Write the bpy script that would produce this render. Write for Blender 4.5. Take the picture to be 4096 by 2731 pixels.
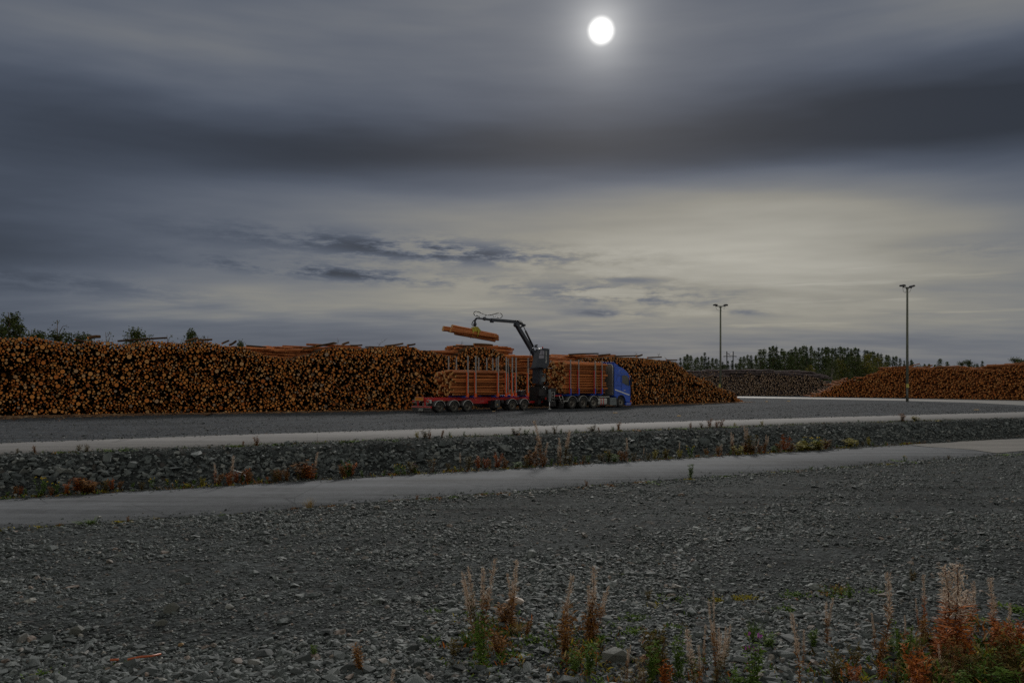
import bpy, bmesh, math, random
import numpy as np
from mathutils import Vector, Matrix

for o in list(bpy.data.objects): bpy.data.objects.remove(o)
SC = bpy.context.scene
COL = SC.collection
random.seed(7); RNG = np.random.default_rng(7)

# ------------------------------------------------------------------ camera
F, VH, ZC = 3100.0, 1540.0, 2.06          # focal length and horizon row of the 4096 x 2731 photograph; eye height over the yard
ZL = -1.05                                # level of the lower road and the gravel in front of it
cam = bpy.data.cameras.new('camera'); camo = bpy.data.objects.new('camera', cam); COL.objects.link(camo)
camo.location = (0, 0, ZC); camo.rotation_euler = (math.pi/2, 0, 0)
cam.sensor_width = 36; cam.lens = F/4096*36
cam.shift_y = (VH-2731/2)/4096
cam.clip_start = 0.1; cam.clip_end = 6000
SC.camera = camo
SC.cycles.use_denoising = False; SC.cycles.sample_clamp_indirect = 1.5; SC.cycles.sample_clamp_direct = 4.0; SC.cycles.max_bounces = 5; SC.cycles.diffuse_bounces = 3; SC.cycles.glossy_bounces = 2; SC.cycles.caustics_reflective = False; SC.cycles.caustics_refractive = False
SC.render.resolution_x, SC.render.resolution_y = 1024, 682

# ------------------------------------------------------------------ light
SUN_AZ, SUN_EL = 6.57, 24.4               # degrees right of the view axis, above the horizon
sun_dir = Vector((math.sin(math.radians(SUN_AZ))*math.cos(math.radians(SUN_EL)),
                  math.cos(math.radians(SUN_AZ))*math.cos(math.radians(SUN_EL)),
                  math.sin(math.radians(SUN_EL))))
sl = bpy.data.lights.new('sun', 'SUN'); slo = bpy.data.objects.new('sun', sl); COL.objects.link(slo)
sl.energy = 2.0; sl.angle = math.radians(10); sl.color = (1.0, .96, .90)
slo.rotation_euler = (-sun_dir).to_track_quat('-Z', 'Y').to_euler()
SC.view_settings.view_transform = 'Standard'; SC.view_settings.look = 'None'
SC.view_settings.exposure = 0.0; SC.view_settings.gamma = 1.0
SC.view_settings.use_curve_mapping = False

ORD = ['first', 'second', 'third', 'fourth', 'fifth', 'sixth', 'seventh', 'eighth', 'ninth', 'tenth', 'eleventh', 'twelfth', 'thirteenth', 'fourteenth', 'fifteenth', 'sixteenth', 'seventeenth', 'eighteenth', 'nineteenth', 'twentieth']+['%d%s' % (i, {1: 'st', 2: 'nd', 3: 'rd'}.get(i % 10, 'th')) for i in range(21, 110)]
class NG:
    """tiny helper to write node maths"""
    def __init__(s, nt): s.nt = nt
    def _in(s, node, i, v):
        if hasattr(v, 'is_output'): s.nt.links.new(v, node.inputs[i])
        elif v is not None: node.inputs[i].default_value = v
    def m(s, op, a, b=None, c=None, clamp=False):
        n = s.nt.nodes.new('ShaderNodeMath'); n.operation = op; n.use_clamp = clamp
        s._in(n, 0, a); s._in(n, 1, b); s._in(n, 2, c); return n.outputs[0]
    def add(s, *a):
        r = a[0]
        for x in a[1:]: r = s.m('ADD', r, x)
        return r
    def mul(s, a, b): return s.m('MULTIPLY', a, b)
    def sub(s, a, b): return s.m('SUBTRACT', a, b)
    def sstep(s, x, a, b):
        n = s.nt.nodes.new('ShaderNodeMapRange'); n.interpolation_type = 'SMOOTHSTEP'
        s._in(n, 0, x); n.inputs[1].default_value = a; n.inputs[2].default_value = b; return n.outputs[0]
    def noise(s, vec, scale, detail=4, rough=.55, dist=0.0, dim='3D'):
        n = s.nt.nodes.new('ShaderNodeTexNoise'); n.noise_dimensions = dim; s._in(n, 'Vector', vec)
        n.inputs['Scale'].default_value = scale; n.inputs['Detail'].default_value = detail
        n.inputs['Roughness'].default_value = rough; n.inputs['Distortion'].default_value = dist; return n.outputs[0]
    def comb(s, x, y, z):
        n = s.nt.nodes.new('ShaderNodeCombineXYZ'); s._in(n, 0, x); s._in(n, 1, y); s._in(n, 2, z); return n.outputs[0]
    def mix(s, f, a, b):
        n = s.nt.nodes.new('ShaderNodeMix'); n.data_type = 'RGBA'
        s._in(n, 0, f)
        for i, v in ((6, a), (7, b)):
            if hasattr(v, 'is_output'): s.nt.links.new(v, n.inputs[i])
            else: n.inputs[i].default_value = (*v, 1) if len(v) == 3 else v
        return n.outputs[2]
    def ramp(s, f, stops, interp='LINEAR'):
        n = s.nt.nodes.new('ShaderNodeValToRGB'); n.color_ramp.interpolation = interp
        e = n.color_ramp.elements
        while len(e) < len(stops): e.new(.5)
        for q, (p, c) in zip(e, stops): q.position = p; q.color = (*c, 1)
        s._in(n, 0, f); return n.outputs[0]

# ---- world: clear Nishita sky seen through a grey, layered autumn overcast with the veiled sun
W = bpy.data.worlds.new('World'); SC.world = W; W.use_nodes = True
W.cycles.sampling_method = 'MANUAL'; W.cycles.sample_map_resolution = 256
nt = W.node_tree; nt.nodes.clear(); g = NG(nt)
geo = nt.nodes.new('ShaderNodeTexCoord'); DIR = geo.outputs['Generated']
sep = nt.nodes.new('ShaderNodeSeparateXYZ'); nt.links.new(DIR, sep.inputs[0])
dx, dy, dz = sep.outputs
DEG = 180/math.pi
zc_ = g.m('MAXIMUM', dz, 0.0)
AZ = g.mul(g.m('ARCTAN2', dx, dy), DEG)
EL = g.mul(g.m('ARCSINE', zc_), DEG)
# layer coordinates: the cloud deck is a plane overhead, so it flattens towards the horizon
inv = g.m('DIVIDE', 1.0, g.m('ADD', zc_, 0.10))
deck = g.comb(g.mul(g.mul(dx, inv), 0.55), g.mul(g.mul(dy, inv), 1.25), 0.0)
n_big = g.noise(deck, 0.9, 2, .5, 0, '2D')
n_mid = g.noise(deck, 2.6, 3, .55, 0, '2D')
streak = g.noise(g.comb(g.mul(AZ, .055), g.mul(EL, .42), 0.0), 1.0, 3, .58, 0, '2D')
AZw = g.add(AZ, g.mul(g.sub(n_big, .5), 10.0))
ELw = g.add(EL, g.mul(g.sub(n_big, .5), 3.0), g.mul(g.sub(n_mid, .5), 1.2))
def gauss(a0, e0, sa, se, amp, A=None, E_=None):
    p = g.m('MULTIPLY_ADD', A or AZw, 1/sa, -a0/sa); q = g.m('MULTIPLY_ADD', E_ or ELw, 1/se, -e0/se)
    return g.mul(g.m('EXPONENT', g.mul(g.m('MULTIPLY_ADD', p, p, g.mul(q, q)), -1.0)), amp)
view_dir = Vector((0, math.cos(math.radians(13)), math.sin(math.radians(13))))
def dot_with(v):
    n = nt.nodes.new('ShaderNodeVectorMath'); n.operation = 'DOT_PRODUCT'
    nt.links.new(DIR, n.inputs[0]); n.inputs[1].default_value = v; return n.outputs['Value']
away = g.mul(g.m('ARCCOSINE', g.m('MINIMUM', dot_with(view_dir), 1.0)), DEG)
bank = g.sstep(away, 95.0, 38.0)                      # the dark cloud bank lies ahead; brighter sky out of view is added fill light
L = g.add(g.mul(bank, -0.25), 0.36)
def ae(u, v, su, sv, amp):
    """a patch of sky noted at photo pixel (u, v) with spreads in pixels -> azimuth and elevation in degrees"""
    A = math.atan((u-2048)/F); ca = math.cos(A); E_ = math.atan((VH-v)/F*ca)
    return math.degrees(A), math.degrees(E_), math.degrees(su/F*ca*ca), math.degrees(sv/F*ca*math.cos(E_)**2), amp
for p in [(2850, 950, 1000, 220, .205), (3400, 1250, 1500, 260, .09), (2500, 1120, 1200, 150, .085), (1000, 1190, 900, 75, .10), (700, 180, 700, 200, .045),
          (1900, 40, 900, 200, .03), (4050, 0, 800, 200, .085), (1500, 860, 600, 150, .035)]:
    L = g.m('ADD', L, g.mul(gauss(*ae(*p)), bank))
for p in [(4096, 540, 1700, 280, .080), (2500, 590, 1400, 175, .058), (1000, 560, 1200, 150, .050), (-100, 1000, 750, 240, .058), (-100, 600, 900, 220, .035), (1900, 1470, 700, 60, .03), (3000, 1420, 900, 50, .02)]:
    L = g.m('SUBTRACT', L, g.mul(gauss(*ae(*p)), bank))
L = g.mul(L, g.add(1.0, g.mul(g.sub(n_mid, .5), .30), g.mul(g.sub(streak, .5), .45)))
# the ragged dark fringe of low cloud, left of centre, and thin streaks low down
rag = g.sstep(g.noise(g.comb(g.mul(AZ, .13), g.mul(EL, .62), 0.0), 1.6, 6, .66, 0, '2D'), .36, .62)
for p in [(1720, 1005, 720, 50, .26), (1380, 1095, 560, 32, .24), (2450, 1180, 420, 45, .22), (2440, 1255, 180, 16, .20), (300, 1140, 600, 45, .10), (2530, 1120, 160, 14, .14), (2980, 1250, 120, 14, .14), (3900, 1000, 300, 40, .05)]:
    a0, e0, sa, se, amp = ae(*p); slope = g.add(EL, g.mul(g.sub(AZ, a0), .05))
    L = g.m('SUBTRACT', L, g.mul(g.mul(gauss(a0, e0, sa, se, amp, AZ, slope), rag), g.m('MULTIPLY', L, 3.2, clamp=True)))
wisp = g.sstep(g.noise(g.comb(g.mul(AZ, .05), g.mul(EL, .9), 0.0), 2.0, 4, .62, 0, '2D'), .55, .75)
L = g.m('ADD', L, g.mul(gauss(14, 5.5, 26, 2.5, .075, AZ, EL), wisp))
ang = g.mul(g.m('ARCCOSINE', g.m('MINIMUM', dot_with(sun_dir), 1.0)), DEG)
angw = g.add(ang, g.mul(g.sub(n_mid, .5), 1.2)); angs = g.add(ang, g.mul(g.sub(streak, .5), .35))
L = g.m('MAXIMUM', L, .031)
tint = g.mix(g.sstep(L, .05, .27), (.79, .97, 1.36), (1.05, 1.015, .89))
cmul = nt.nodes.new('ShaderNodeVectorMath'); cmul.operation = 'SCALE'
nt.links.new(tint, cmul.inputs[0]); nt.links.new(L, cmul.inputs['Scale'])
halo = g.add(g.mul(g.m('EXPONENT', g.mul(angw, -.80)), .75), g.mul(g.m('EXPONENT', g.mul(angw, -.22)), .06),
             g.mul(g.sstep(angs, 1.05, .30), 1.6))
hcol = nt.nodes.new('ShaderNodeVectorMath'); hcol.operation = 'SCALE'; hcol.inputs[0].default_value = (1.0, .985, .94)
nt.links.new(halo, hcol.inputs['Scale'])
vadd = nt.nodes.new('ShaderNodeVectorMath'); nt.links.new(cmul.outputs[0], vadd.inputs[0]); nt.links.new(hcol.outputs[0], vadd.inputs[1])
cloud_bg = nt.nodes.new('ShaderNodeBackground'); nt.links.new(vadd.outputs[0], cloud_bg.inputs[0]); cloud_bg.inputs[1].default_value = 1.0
sky = nt.nodes.new('ShaderNodeTexSky'); sky.sky_type = 'NISHITA'; sky.sun_disc = False
sky.sun_elevation = math.radians(SUN_EL); sky.sun_rotation = math.radians(SUN_AZ)
sky_bg = nt.nodes.new('ShaderNodeBackground'); nt.links.new(sky.outputs[0], sky_bg.inputs[0]); sky_bg.inputs[1].default_value = .05
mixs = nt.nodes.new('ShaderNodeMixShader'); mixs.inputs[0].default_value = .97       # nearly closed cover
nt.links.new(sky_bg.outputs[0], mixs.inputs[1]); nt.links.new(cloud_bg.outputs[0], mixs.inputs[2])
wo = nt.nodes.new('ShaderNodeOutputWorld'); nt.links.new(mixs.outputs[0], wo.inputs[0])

# ------------------------------------------------------------------ helpers
def new_mat(name):
    m = bpy.data.materials.new(name); m.use_nodes = True
    b = m.node_tree.nodes['Principled BSDF']; return m, NG(m.node_tree), b
def pmat(name, col, rough=.7, var=.15, scale=6, bump=0.0, bscale=30, metal=0.0, spec=.4, dirt=None, dirt_amt=0.0):
    m, n, b = new_mat(name)
    tc = n.nt.nodes.new('ShaderNodeTexCoord').outputs['Object']
    nz = n.noise(tc, scale, 5, .6)
    lo = tuple(c*(1-var) for c in col); hi = tuple(min(1, c*(1+var)) for c in col)
    c = n.ramp(nz, [(.3, lo), (.7, hi)])
    if dirt:
        c = n.mix(n.mul(n.sstep(n.noise(tc, scale*.7, 6, .65), .45, .7), dirt_amt), c, dirt)
    n.nt.links.new(c, b.inputs['Base Color'])
    b.inputs['Roughness'].default_value = rough; b.inputs['Metallic'].default_value = metal
    b.inputs['Specular IOR Level'].default_value = spec
    if bump:
        bn = n.nt.nodes.new('ShaderNodeBump'); bn.inputs['Strength'].default_value = bump; bn.inputs['Distance'].default_value = .02
        n.nt.links.new(n.noise(tc, bscale, 4, .6), bn.inputs['Height']); n.nt.links.new(bn.outputs[0], b.inputs['Normal'])
    return m
def attr(n, name):
    a = n.nt.nodes.new('ShaderNodeAttribute'); a.attribute_name = name; return a.outputs['Fac']
def rnd_val(n):
    oi = n.nt.nodes.new('ShaderNodeObjectInfo').outputs['Random']
    return n.m('FRACT', n.m('ADD', attr(n, 'rnd'), oi))

def tag(o, label, cat=None, group=None, kind=None):
    o['label'] = label
    if cat: o['category'] = cat
    if group: o['group'] = group
    if kind: o['kind'] = kind
    return o
def link(o, parent=None):
    COL.objects.link(o)
    if parent: o.parent = parent
    return o
def empty(name, loc=(0, 0, 0), rz=0.0):
    o = bpy.data.objects.new(name, None); COL.objects.link(o); o.location = loc; o.rotation_euler = (0, 0, rz)
    o.empty_display_size = .2; return o
def np_mesh(name, V, faces, mats=(), midx=None, smooth=None, attrs=None):
    """faces: list of arrays (n,3)/(n,4)"""
    me = bpy.data.meshes.new(name)
    V = np.asarray(V, np.float32)
    loops = np.concatenate([f.ravel() for f in faces]).astype(np.int32)
    tot = np.concatenate([np.full(len(f), f.shape[1]) for f in faces]).astype(np.int32)
    st = np.concatenate([[0], np.cumsum(tot)[:-1]]).astype(np.int32)
    me.vertices.add(len(V)); me.vertices.foreach_set('co', V.ravel())
    me.loops.add(len(loops)); me.loops.foreach_set('vertex_index', loops)
    me.polygons.add(len(tot)); me.polygons.foreach_set('loop_start', st); me.polygons.foreach_set('loop_total', tot)
    for m in mats: me.materials.append(m)
    if midx is not None: me.polygons.foreach_set('material_index', np.asarray(midx, np.int32))
    me.polygons.foreach_set('use_smooth', np.asarray(smooth, bool) if smooth is not None else np.zeros(len(tot), bool))
    for k, a in (attrs or {}).items():
        at = me.attributes.new(k, 'FLOAT', 'POINT'); at.data.foreach_set('value', np.asarray(a, np.float32))
    me.update(calc_edges=True); me.validate()
    return me

class MB:
    """collects simple solids into one mesh"""
    def __init__(s, off=(0, 0, 0)): s.v = []; s.f = []; s.sm = []; s.mi = []; s.off = Vector(off)
    def _put(s, vs, fs, smooth=False, mi=0):
        k = len(s.v); s.v += [Vector(p)-s.off for p in vs]
        for q in fs: s.f.append([i+k for i in q]); s.sm.append(smooth); s.mi.append(mi)
        return s
    def box(s, x0, x1, y0, y1, z0, z1, mi=0):
        vs = [(x, y, z) for z in (z0, z1) for y in (y0, y1) for x in (x0, x1)]
        return s._put(vs, [(0, 2, 3, 1), (4, 5, 7, 6), (0, 1, 5, 4), (2, 6, 7, 3), (0, 4, 6, 2), (1, 3, 7, 5)], False, mi)
    def beam(s, p, q, w, h, up=(0, 0, 1), w2=None, h2=None, mi=0):
        p, q = Vector(p), Vector(q); d = (q-p).normalized(); sd = d.cross(Vector(up)).normalized(); u = sd.cross(d)
        w2 = w2 or w; h2 = h2 or h
        vs = [p+sd*a*w/2+u*b*h/2 for a, b in ((-1, -1), (1, -1), (1, 1), (-1, 1))] + [q+sd*a*w2/2+u*b*h2/2 for a, b in ((-1, -1), (1, -1), (1, 1), (-1, 1))]
        return s._put(vs, [(0, 3, 2, 1), (4, 5, 6, 7), (0, 1, 5, 4), (1, 2, 6, 5), (2, 3, 7, 6), (3, 0, 4, 7)], False, mi)
    def cyl(s, p, q, r, r2=None, n=12, mi=0, cap=True):
        p, q = Vector(p), Vector(q); d = (q-p).normalized(); a = d.orthogonal().normalized(); b = d.cross(a)
        r2 = r if r2 is None else r2
        vs = [p+(a*math.cos(t)+b*math.sin(t))*r for t in [2*math.pi*i/n for i in range(n)]] + \
             [q+(a*math.cos(t)+b*math.sin(t))*r2 for t in [2*math.pi*i/n for i in range(n)]]
        s._put(vs, [(i, (i+1) % n, n+(i+1) % n, n+i) for i in range(n)], True, mi)
        k = len(s.v)-2*n
        if cap:
            for fs in (list(range(n-1, -1, -1)), list(range(n, 2*n))):
                s.f.append([i+k for i in fs]); s.sm.append(False); s.mi.append(mi)
        return s
    def tube(s, pts, r, n=6, mi=0, r2=None):
        pts = [Vector(p) for p in pts]; vs = []; N = len(pts); up = None
        for i, p in enumerate(pts):
            d = (pts[min(i+1, N-1)]-pts[max(i-1, 0)]).normalized()
            a = d.orthogonal().normalized() if up is None else (up-d*up.dot(d)).normalized(); up = a; b = d.cross(a)
            rr = r if r2 is None else r+(r2-r)*i/(N-1)
            vs += [p+(a*math.cos(t)+b*math.sin(t))*rr for t in [2*math.pi*j/n for j in range(n)]]
        fs = [(i*n+j, i*n+(j+1) % n, (i+1)*n+(j+1) % n, (i+1)*n+j) for i in range(N-1) for j in range(n)]
        fs += [tuple(range(n-1, -1, -1)), tuple(range((N-1)*n, N*n))]
        return s._put(vs, fs, True, mi)
    def prism(s, prof, y0, y1, axis='y', mi=0):
        """profile in (x,z) extruded along y"""
        n = len(prof)
        vs = [(x, y0, z) for x, z in prof]+[(x, y1, z) for x, z in prof]
        return s._put(vs, [tuple(range(n)), tuple(range(2*n-1, n-1, -1))]+[(i, n+i, n+(i+1) % n, (i+1) % n) for i in range(n)], False, mi)
    def lathe_y(s, c, prof, n=28, mi=0):
        """profile (radius, y) turned about the y axis through c"""
        vs = []
        for r, y in prof:
            vs += [(c[0]+r*math.cos(2*math.pi*j/n), c[1]+y, c[2]+r*math.sin(2*math.pi*j/n)) for j in range(n)]
        fs = [(i*n+j, i*n+(j+1) % n, (i+1)*n+(j+1) % n, (i+1)*n+j) for i in range(len(prof)-1) for j in range(n)]
        return s._put(vs, fs, True, mi)
    def mesh(s, name, mats):
        me = bpy.data.meshes.new(name); me.from_pydata([tuple(p) for p in s.v], [], s.f)
        for m in (mats if isinstance(mats, (list, tuple)) else [mats]): me.materials.append(m)
        me.polygons.foreach_set('use_smooth', s.sm); me.polygons.foreach_set('material_index', s.mi); me.update()
        bm = bmesh.new(); bm.from_mesh(me); bmesh.ops.recalc_face_normals(bm, faces=bm.faces); bm.to_mesh(me); bm.free()
        return me
    def build(s, name, mats, parent=None):
        return link(bpy.data.objects.new(name, s.mesh(name, mats)), parent)

def unp(u, v, z=0.0):
    Y = (ZC-z)*F/(v-VH); return ((u-2048)/F*Y, Y)
def at(u, v, Y): return Vector(((u-2048)/F*Y, Y, ZC-(v-VH)/F*Y))

# ------------------------------------------------------------------ terrain
def line(pts, z):
    P = [unp(u, v, z) for u, v in pts]; P.sort()
    xs = [p[0] for p in P]; ys = [p[1] for p in P]
    xs = [-3200]+xs+[3200]; ys = [ys[0]-.57*(xs[1]+3200)]+ys+[ys[-1]+.57*(3200-xs[-2])]
    return lambda x: np.interp(x, xs, ys)
E1 = line([(0, 2117), (900, 2055), (1800, 1984), (2700, 1918), (3400, 1865), (4096, 1812)], ZL)
E2 = line([(0, 2002), (900, 1947), (1800, 1893), (2700, 1838), (3400, 1795), (4096, 1752)], ZL)
E5 = line([(0, 1818), (900, 1785), (1800, 1748), (2700, 1715), (3300, 1693), (4096, 1672)], 0)
E6 = line([(0, 1775), (900, 1742), (1900, 1712), (2800, 1684), (3300, 1670), (4096, 1648)], 0)
def wob(x, y, k=1.0):
    return (np.sin(x*.71*k+1.3)*np.cos(y*.53*k+.4)+.6*np.sin(x*1.7*k-y*1.1*k)+.4*np.cos(x*.33*k+y*2.3*k+2))/2
def terrain(x, y):
    x = np.asarray(x, float); y = np.asarray(y, float)
    a, b = E2(x), E5(x); f = (y-a)/(b-a)
    z = np.interp(f, [0, .05, .25, .70, .80, .95, 1.0], [ZL, ZL+.03, ZL+.10, -.10, -.03, .0, 0])
    near = np.clip((E1(x)-y)/1.5, 0, 1)
    z = z+np.where(y < E1(x), near*(.05*wob(x, y, .8)+.02*wob(x+9, y, 2.6)-.03), 0)
    return z

def gravel_mat(name, dark, light, size, bump, warm=(.13, .11, .10), speck=.35, track=0.0):
    m, n, b = new_mat(name)
    tc = n.nt.nodes.new('ShaderNodeTexCoord').outputs['Object']
    vo = n.nt.nodes.new('ShaderNodeTexVoronoi'); n._in(vo, 'Vector', tc); vo.inputs['Scale'].default_value = 1/size; vo.inputs['Randomness'].default_value = 1
    vo2 = n.nt.nodes.new('ShaderNodeTexVoronoi'); n._in(vo2, 'Vector', tc); vo2.inputs['Scale'].default_value = .38/size
    cs = n.nt.nodes.new('ShaderNodeSeparateColor'); n.nt.links.new(vo.outputs['Color'], cs.inputs[0])
    cs2 = n.nt.nodes.new('ShaderNodeSeparateColor'); n.nt.links.new(vo2.outputs['Color'], cs2.inputs[0])
    c = n.ramp(n.add(n.mul(cs.outputs[0], .6), n.mul(cs2.outputs[1], .4)), [(.15, dark), (.75, light), (1.0, tuple(x*1.5 for x in light))])
    big = n.noise(tc, .35, 5, .6)
    c = n.mix(n.mul(n.sstep(big, .42, .68), .45), c, tuple(x*.62 for x in dark))
    c = n.mix(n.mul(n.sstep(cs2.outputs[2], .9, .97), speck), c, warm)
    if track:
        st = n.nt.nodes.new('ShaderNodeMapping'); n.nt.links.new(tc, st.inputs[0]); st.inputs['Rotation'].default_value = (0, 0, -math.radians(30)); st.inputs['Scale'].default_value = (.05, .9, 1)
        c = n.mix(n.mul(n.sstep(n.noise(st.outputs[0], 1.6, 4, .6), .5, .68), track), c, tuple(x*.55 for x in dark))
    n.nt.links.new(c, b.inputs['Base Color']); b.inputs['Roughness'].default_value = 1.0; b.inputs['Specular IOR Level'].default_value = .08
    h = n.add(n.mul(n.m('SUBTRACT', 1.0, vo.outputs['Distance']), .6), n.mul(n.m('SUBTRACT', 1.0, vo2.outputs['Distance']), .8))
    bn = n.nt.nodes.new('ShaderNodeBump'); bn.inputs['Strength'].default_value = bump; bn.inputs['Distance'].default_value = size*1.2
    n.nt.links.new(h, bn.inputs['Height']); n.nt.links.new(bn.outputs[0], b.inputs['Normal'])
    return m
M = {}
M['fore'] = gravel_mat('dark_crushed_gravel', (.018, .021, .022), (.075, .085, .088), .05, .9, track=.6)
M['verge'] = gravel_mat('verge_gravel', (.042, .045, .042), (.095, .098, .092), .06, .9)
M['yard'] = gravel_mat('yard_gravel', (.030, .035, .042), (.085, .094, .108), .07, .8, track=.35)

def build_ground():
    d = np.concatenate([[3000, 1000, 300, 120, 70], np.arange(46, .2, -.55), [0]])
    cols = np.unique(np.concatenate([[-3000, -1200, -500, -250, -130, -80], np.arange(-55, 62, .55), [75, 100, 140, 200, 300, 500, 1000, 2000, 3000]]))
    rows = [(lambda x, q=q: E1(x)-q) for q in d]
    kinds = [0]*(len(d)-1)
    for i in range(1, 5): rows.append(lambda x, i=i: E1(x)+(E2(x)-E1(x))*i/4); kinds.append(1)
    for i in range(1, 21): rows.append(lambda x, i=i: E2(x)+(E5(x)-E2(x))*i/20); kinds.append(1)
    for i in range(1, 4): rows.append(lambda x, i=i: E5(x)+(E6(x)-E5(x))*i/3); kinds.append(2)
    for q in [1, 2, 4, 6, 9, 12, 16, 20, 26, 34, 45, 60, 80, 110, 160, 240, 400, 800, 1600, 3000]: rows.append(lambda x, q=q: E6(x)+q); kinds.append(2)
    V = []
    for r in rows:
        y = r(cols); V.append(np.stack([cols, y, terrain(cols, y)], 1))
    nc = len(cols); V = np.concatenate(V)
    ii, jj = np.meshgrid(np.arange(len(rows)-1), np.arange(nc-1), indexing='ij')
    a = (ii*nc+jj).ravel(); fc = np.stack([a, a+1, a+nc+1, a+nc], 1)
    mi = np.repeat(kinds, nc-1)
    me = np_mesh('ground', V, [fc], [M['fore'], M['verge'], M['yard']], mi, np.ones(len(fc)))
    return tag(link(bpy.data.objects.new('ground', me)), 'dark crushed stone ground of the yard and the forecourt', 'ground', kind='structure')
ground = build_ground()

def asphalt_mat(name, col, rough, streak=.3, spec=.5):
    m, n, b = new_mat(name)
    tc = n.nt.nodes.new('ShaderNodeTexCoord').outputs['Object']
    st = n.nt.nodes.new('ShaderNodeMapping'); n.nt.links.new(tc, st.inputs[0]); st.inputs['Rotation'].default_value = (0, 0, -math.radians(29.5)); st.inputs['Scale'].default_value = (.06, 1.0, 1)
    s1 = n.noise(st.outputs[0], 1.3, 5, .6); fine = n.noise(tc, 3.2, 8, .85); mid = n.noise(tc, .7, 6, .65)
    c = n.ramp(n.add(n.mul(s1, .58), n.mul(fine, .28), n.mul(mid, .16)), [(.41, tuple(x*(1-streak) for x in col)), (.60, tuple(x*(1+streak) for x in col))])
    crk = n.nt.nodes.new('ShaderNodeTexVoronoi'); crk.feature = 'DISTANCE_TO_EDGE'; n._in(crk, 'Vector', tc); crk.inputs['Scale'].default_value = .22
    c = n.mix(n.mul(n.sstep(crk.outputs['Distance'], .006, .0), .55), c, tuple(x*.4 for x in col))
    n.nt.links.new(c, b.inputs['Base Color']); b.inputs['Specular IOR Level'].default_value = spec
    n.nt.links.new(n.add(n.mul(n.sub(s1, .5), .25), rough), b.inputs['Roughness'])
    bn = n.nt.nodes.new('ShaderNodeBump'); bn.inputs['Strength'].default_value = .6; bn.inputs['Distance'].default_value = .012
    n.nt.links.new(n.noise(tc, 30, 4, .8), bn.inputs['Height']); n.nt.links.new(bn.outputs[0], b.inputs['Normal'])
    return m
M['road_up'] = asphalt_mat('pale_worn_asphalt', (.18, .176, .178), .9, .24, .15)
M['road_low'] = asphalt_mat('grey_asphalt', (.108, .115, .128), .95, .40, .12)
M['road_pale'] = asphalt_mat('dusty_pale_asphalt', (.155, .148, .14), .9, .25, .15)
M['road_far'] = asphalt_mat('damp_concrete_road', (.15, .147, .14), .65, .12, .35)

def strip(name, ya, yb, x0, x1, z, mat, label, rag=.10, thick=.02):
    xs = np.arange(x0, x1, .22); n = len(xs)
    def jitter():
        k = np.convolve(RNG.normal(size=n+12), np.ones(7)/7, 'same')[6:6+n]
        return (k*2.0+RNG.normal(size=n)*.45)*rag*.55
    A = ya(xs)+jitter(); B = yb(xs)+jitter()
    V = np.concatenate([np.stack([xs, A, np.full(n, z-thick)], 1), np.stack([xs, A+.03, np.full(n, z)], 1), np.stack([xs, (A+B)/2, np.full(n, z+.02)], 1),
                        np.stack([xs, B-.03, np.full(n, z)], 1), np.stack([xs, B, np.full(n, z-thick)], 1)])
    i = np.arange(n-1); fs = []
    for k in range(4): fs.append(np.stack([k*n+i, k*n+i+1, (k+1)*n+i+1, (k+1)*n+i], 1))
    me = np_mesh(name, V, [np.concatenate(fs)], [mat], None, np.ones(4*(n-1)))
    return tag(link(bpy.data.objects.new(name, me)), label, 'road', kind='structure')
strip('lower_road', E1, E2, -60, 75, ZL+.030, M['road_low'], 'grey asphalt road running below the stone embankment')
strip('upper_road', E5, E6, -60, 75, .030, M['road_up'], 'pale asphalt road along the edge of the log yard')
def poly_sheet(name, pts, z, mat, label, thick=.03):
    P = [unp(u, v, z) for u, v in pts]
    # densify and roughen the outline
    Q = []
    for (a, b), (c, d) in zip(P, P[1:]+P[:1]):
        L_ = math.hypot(c-a, d-b); k = max(1, int(L_/.6))
        for i in range(k):
            t = i/k; Q.append((a+(c-a)*t+random.gauss(0, .05), b+(d-b)*t+random.gauss(0, .07)))
    bm = bmesh.new(); vs = [bm.verts.new((x, y, z)) for x, y in Q]; f = bm.faces.new(vs)
    if f.normal.z < 0: f.normal_flip()
    bmesh.ops.triangulate(bm, faces=[f])
    me = bpy.data.meshes.new(name); bm.to_mesh(me); bm.free(); me.materials.append(mat)
    return tag(link(bpy.data.objects.new(name, me)), label, 'road', kind='structure')
poly_sheet('far_road', [(2900, 1584.2), (2990, 1585), (3200, 1588.6), (3543, 1593), (4096, 1603.5), (4300, 1608), (4300, 1628), (4096, 1621), (3900, 1610.5), (3600, 1602), (3200, 1594.5), (2990, 1590.5), (2900, 1589)], .014, M['road_far'], 'bright damp road between the yard and the far log piles')
poly_sheet('road_overlay', [(3640, 1778), (3760, 1771), (3900, 1762), (4096, 1753), (4300, 1742), (4300, 1792), (4096, 1803), (3985, 1811), (3900, 1799), (3800, 1791), (3700, 1786)], ZL+.058, M['road_pale'], 'pale dusty tongue of asphalt laid over the end of the lower road')
poly_sheet('gravel_mound_path', [(3560, 1585.5), (3700, 1586.5), (3800, 1591), (3560, 1590.4)], .02, M['yard'], 'low grey gravel spill at the foot of the right pile')

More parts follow.
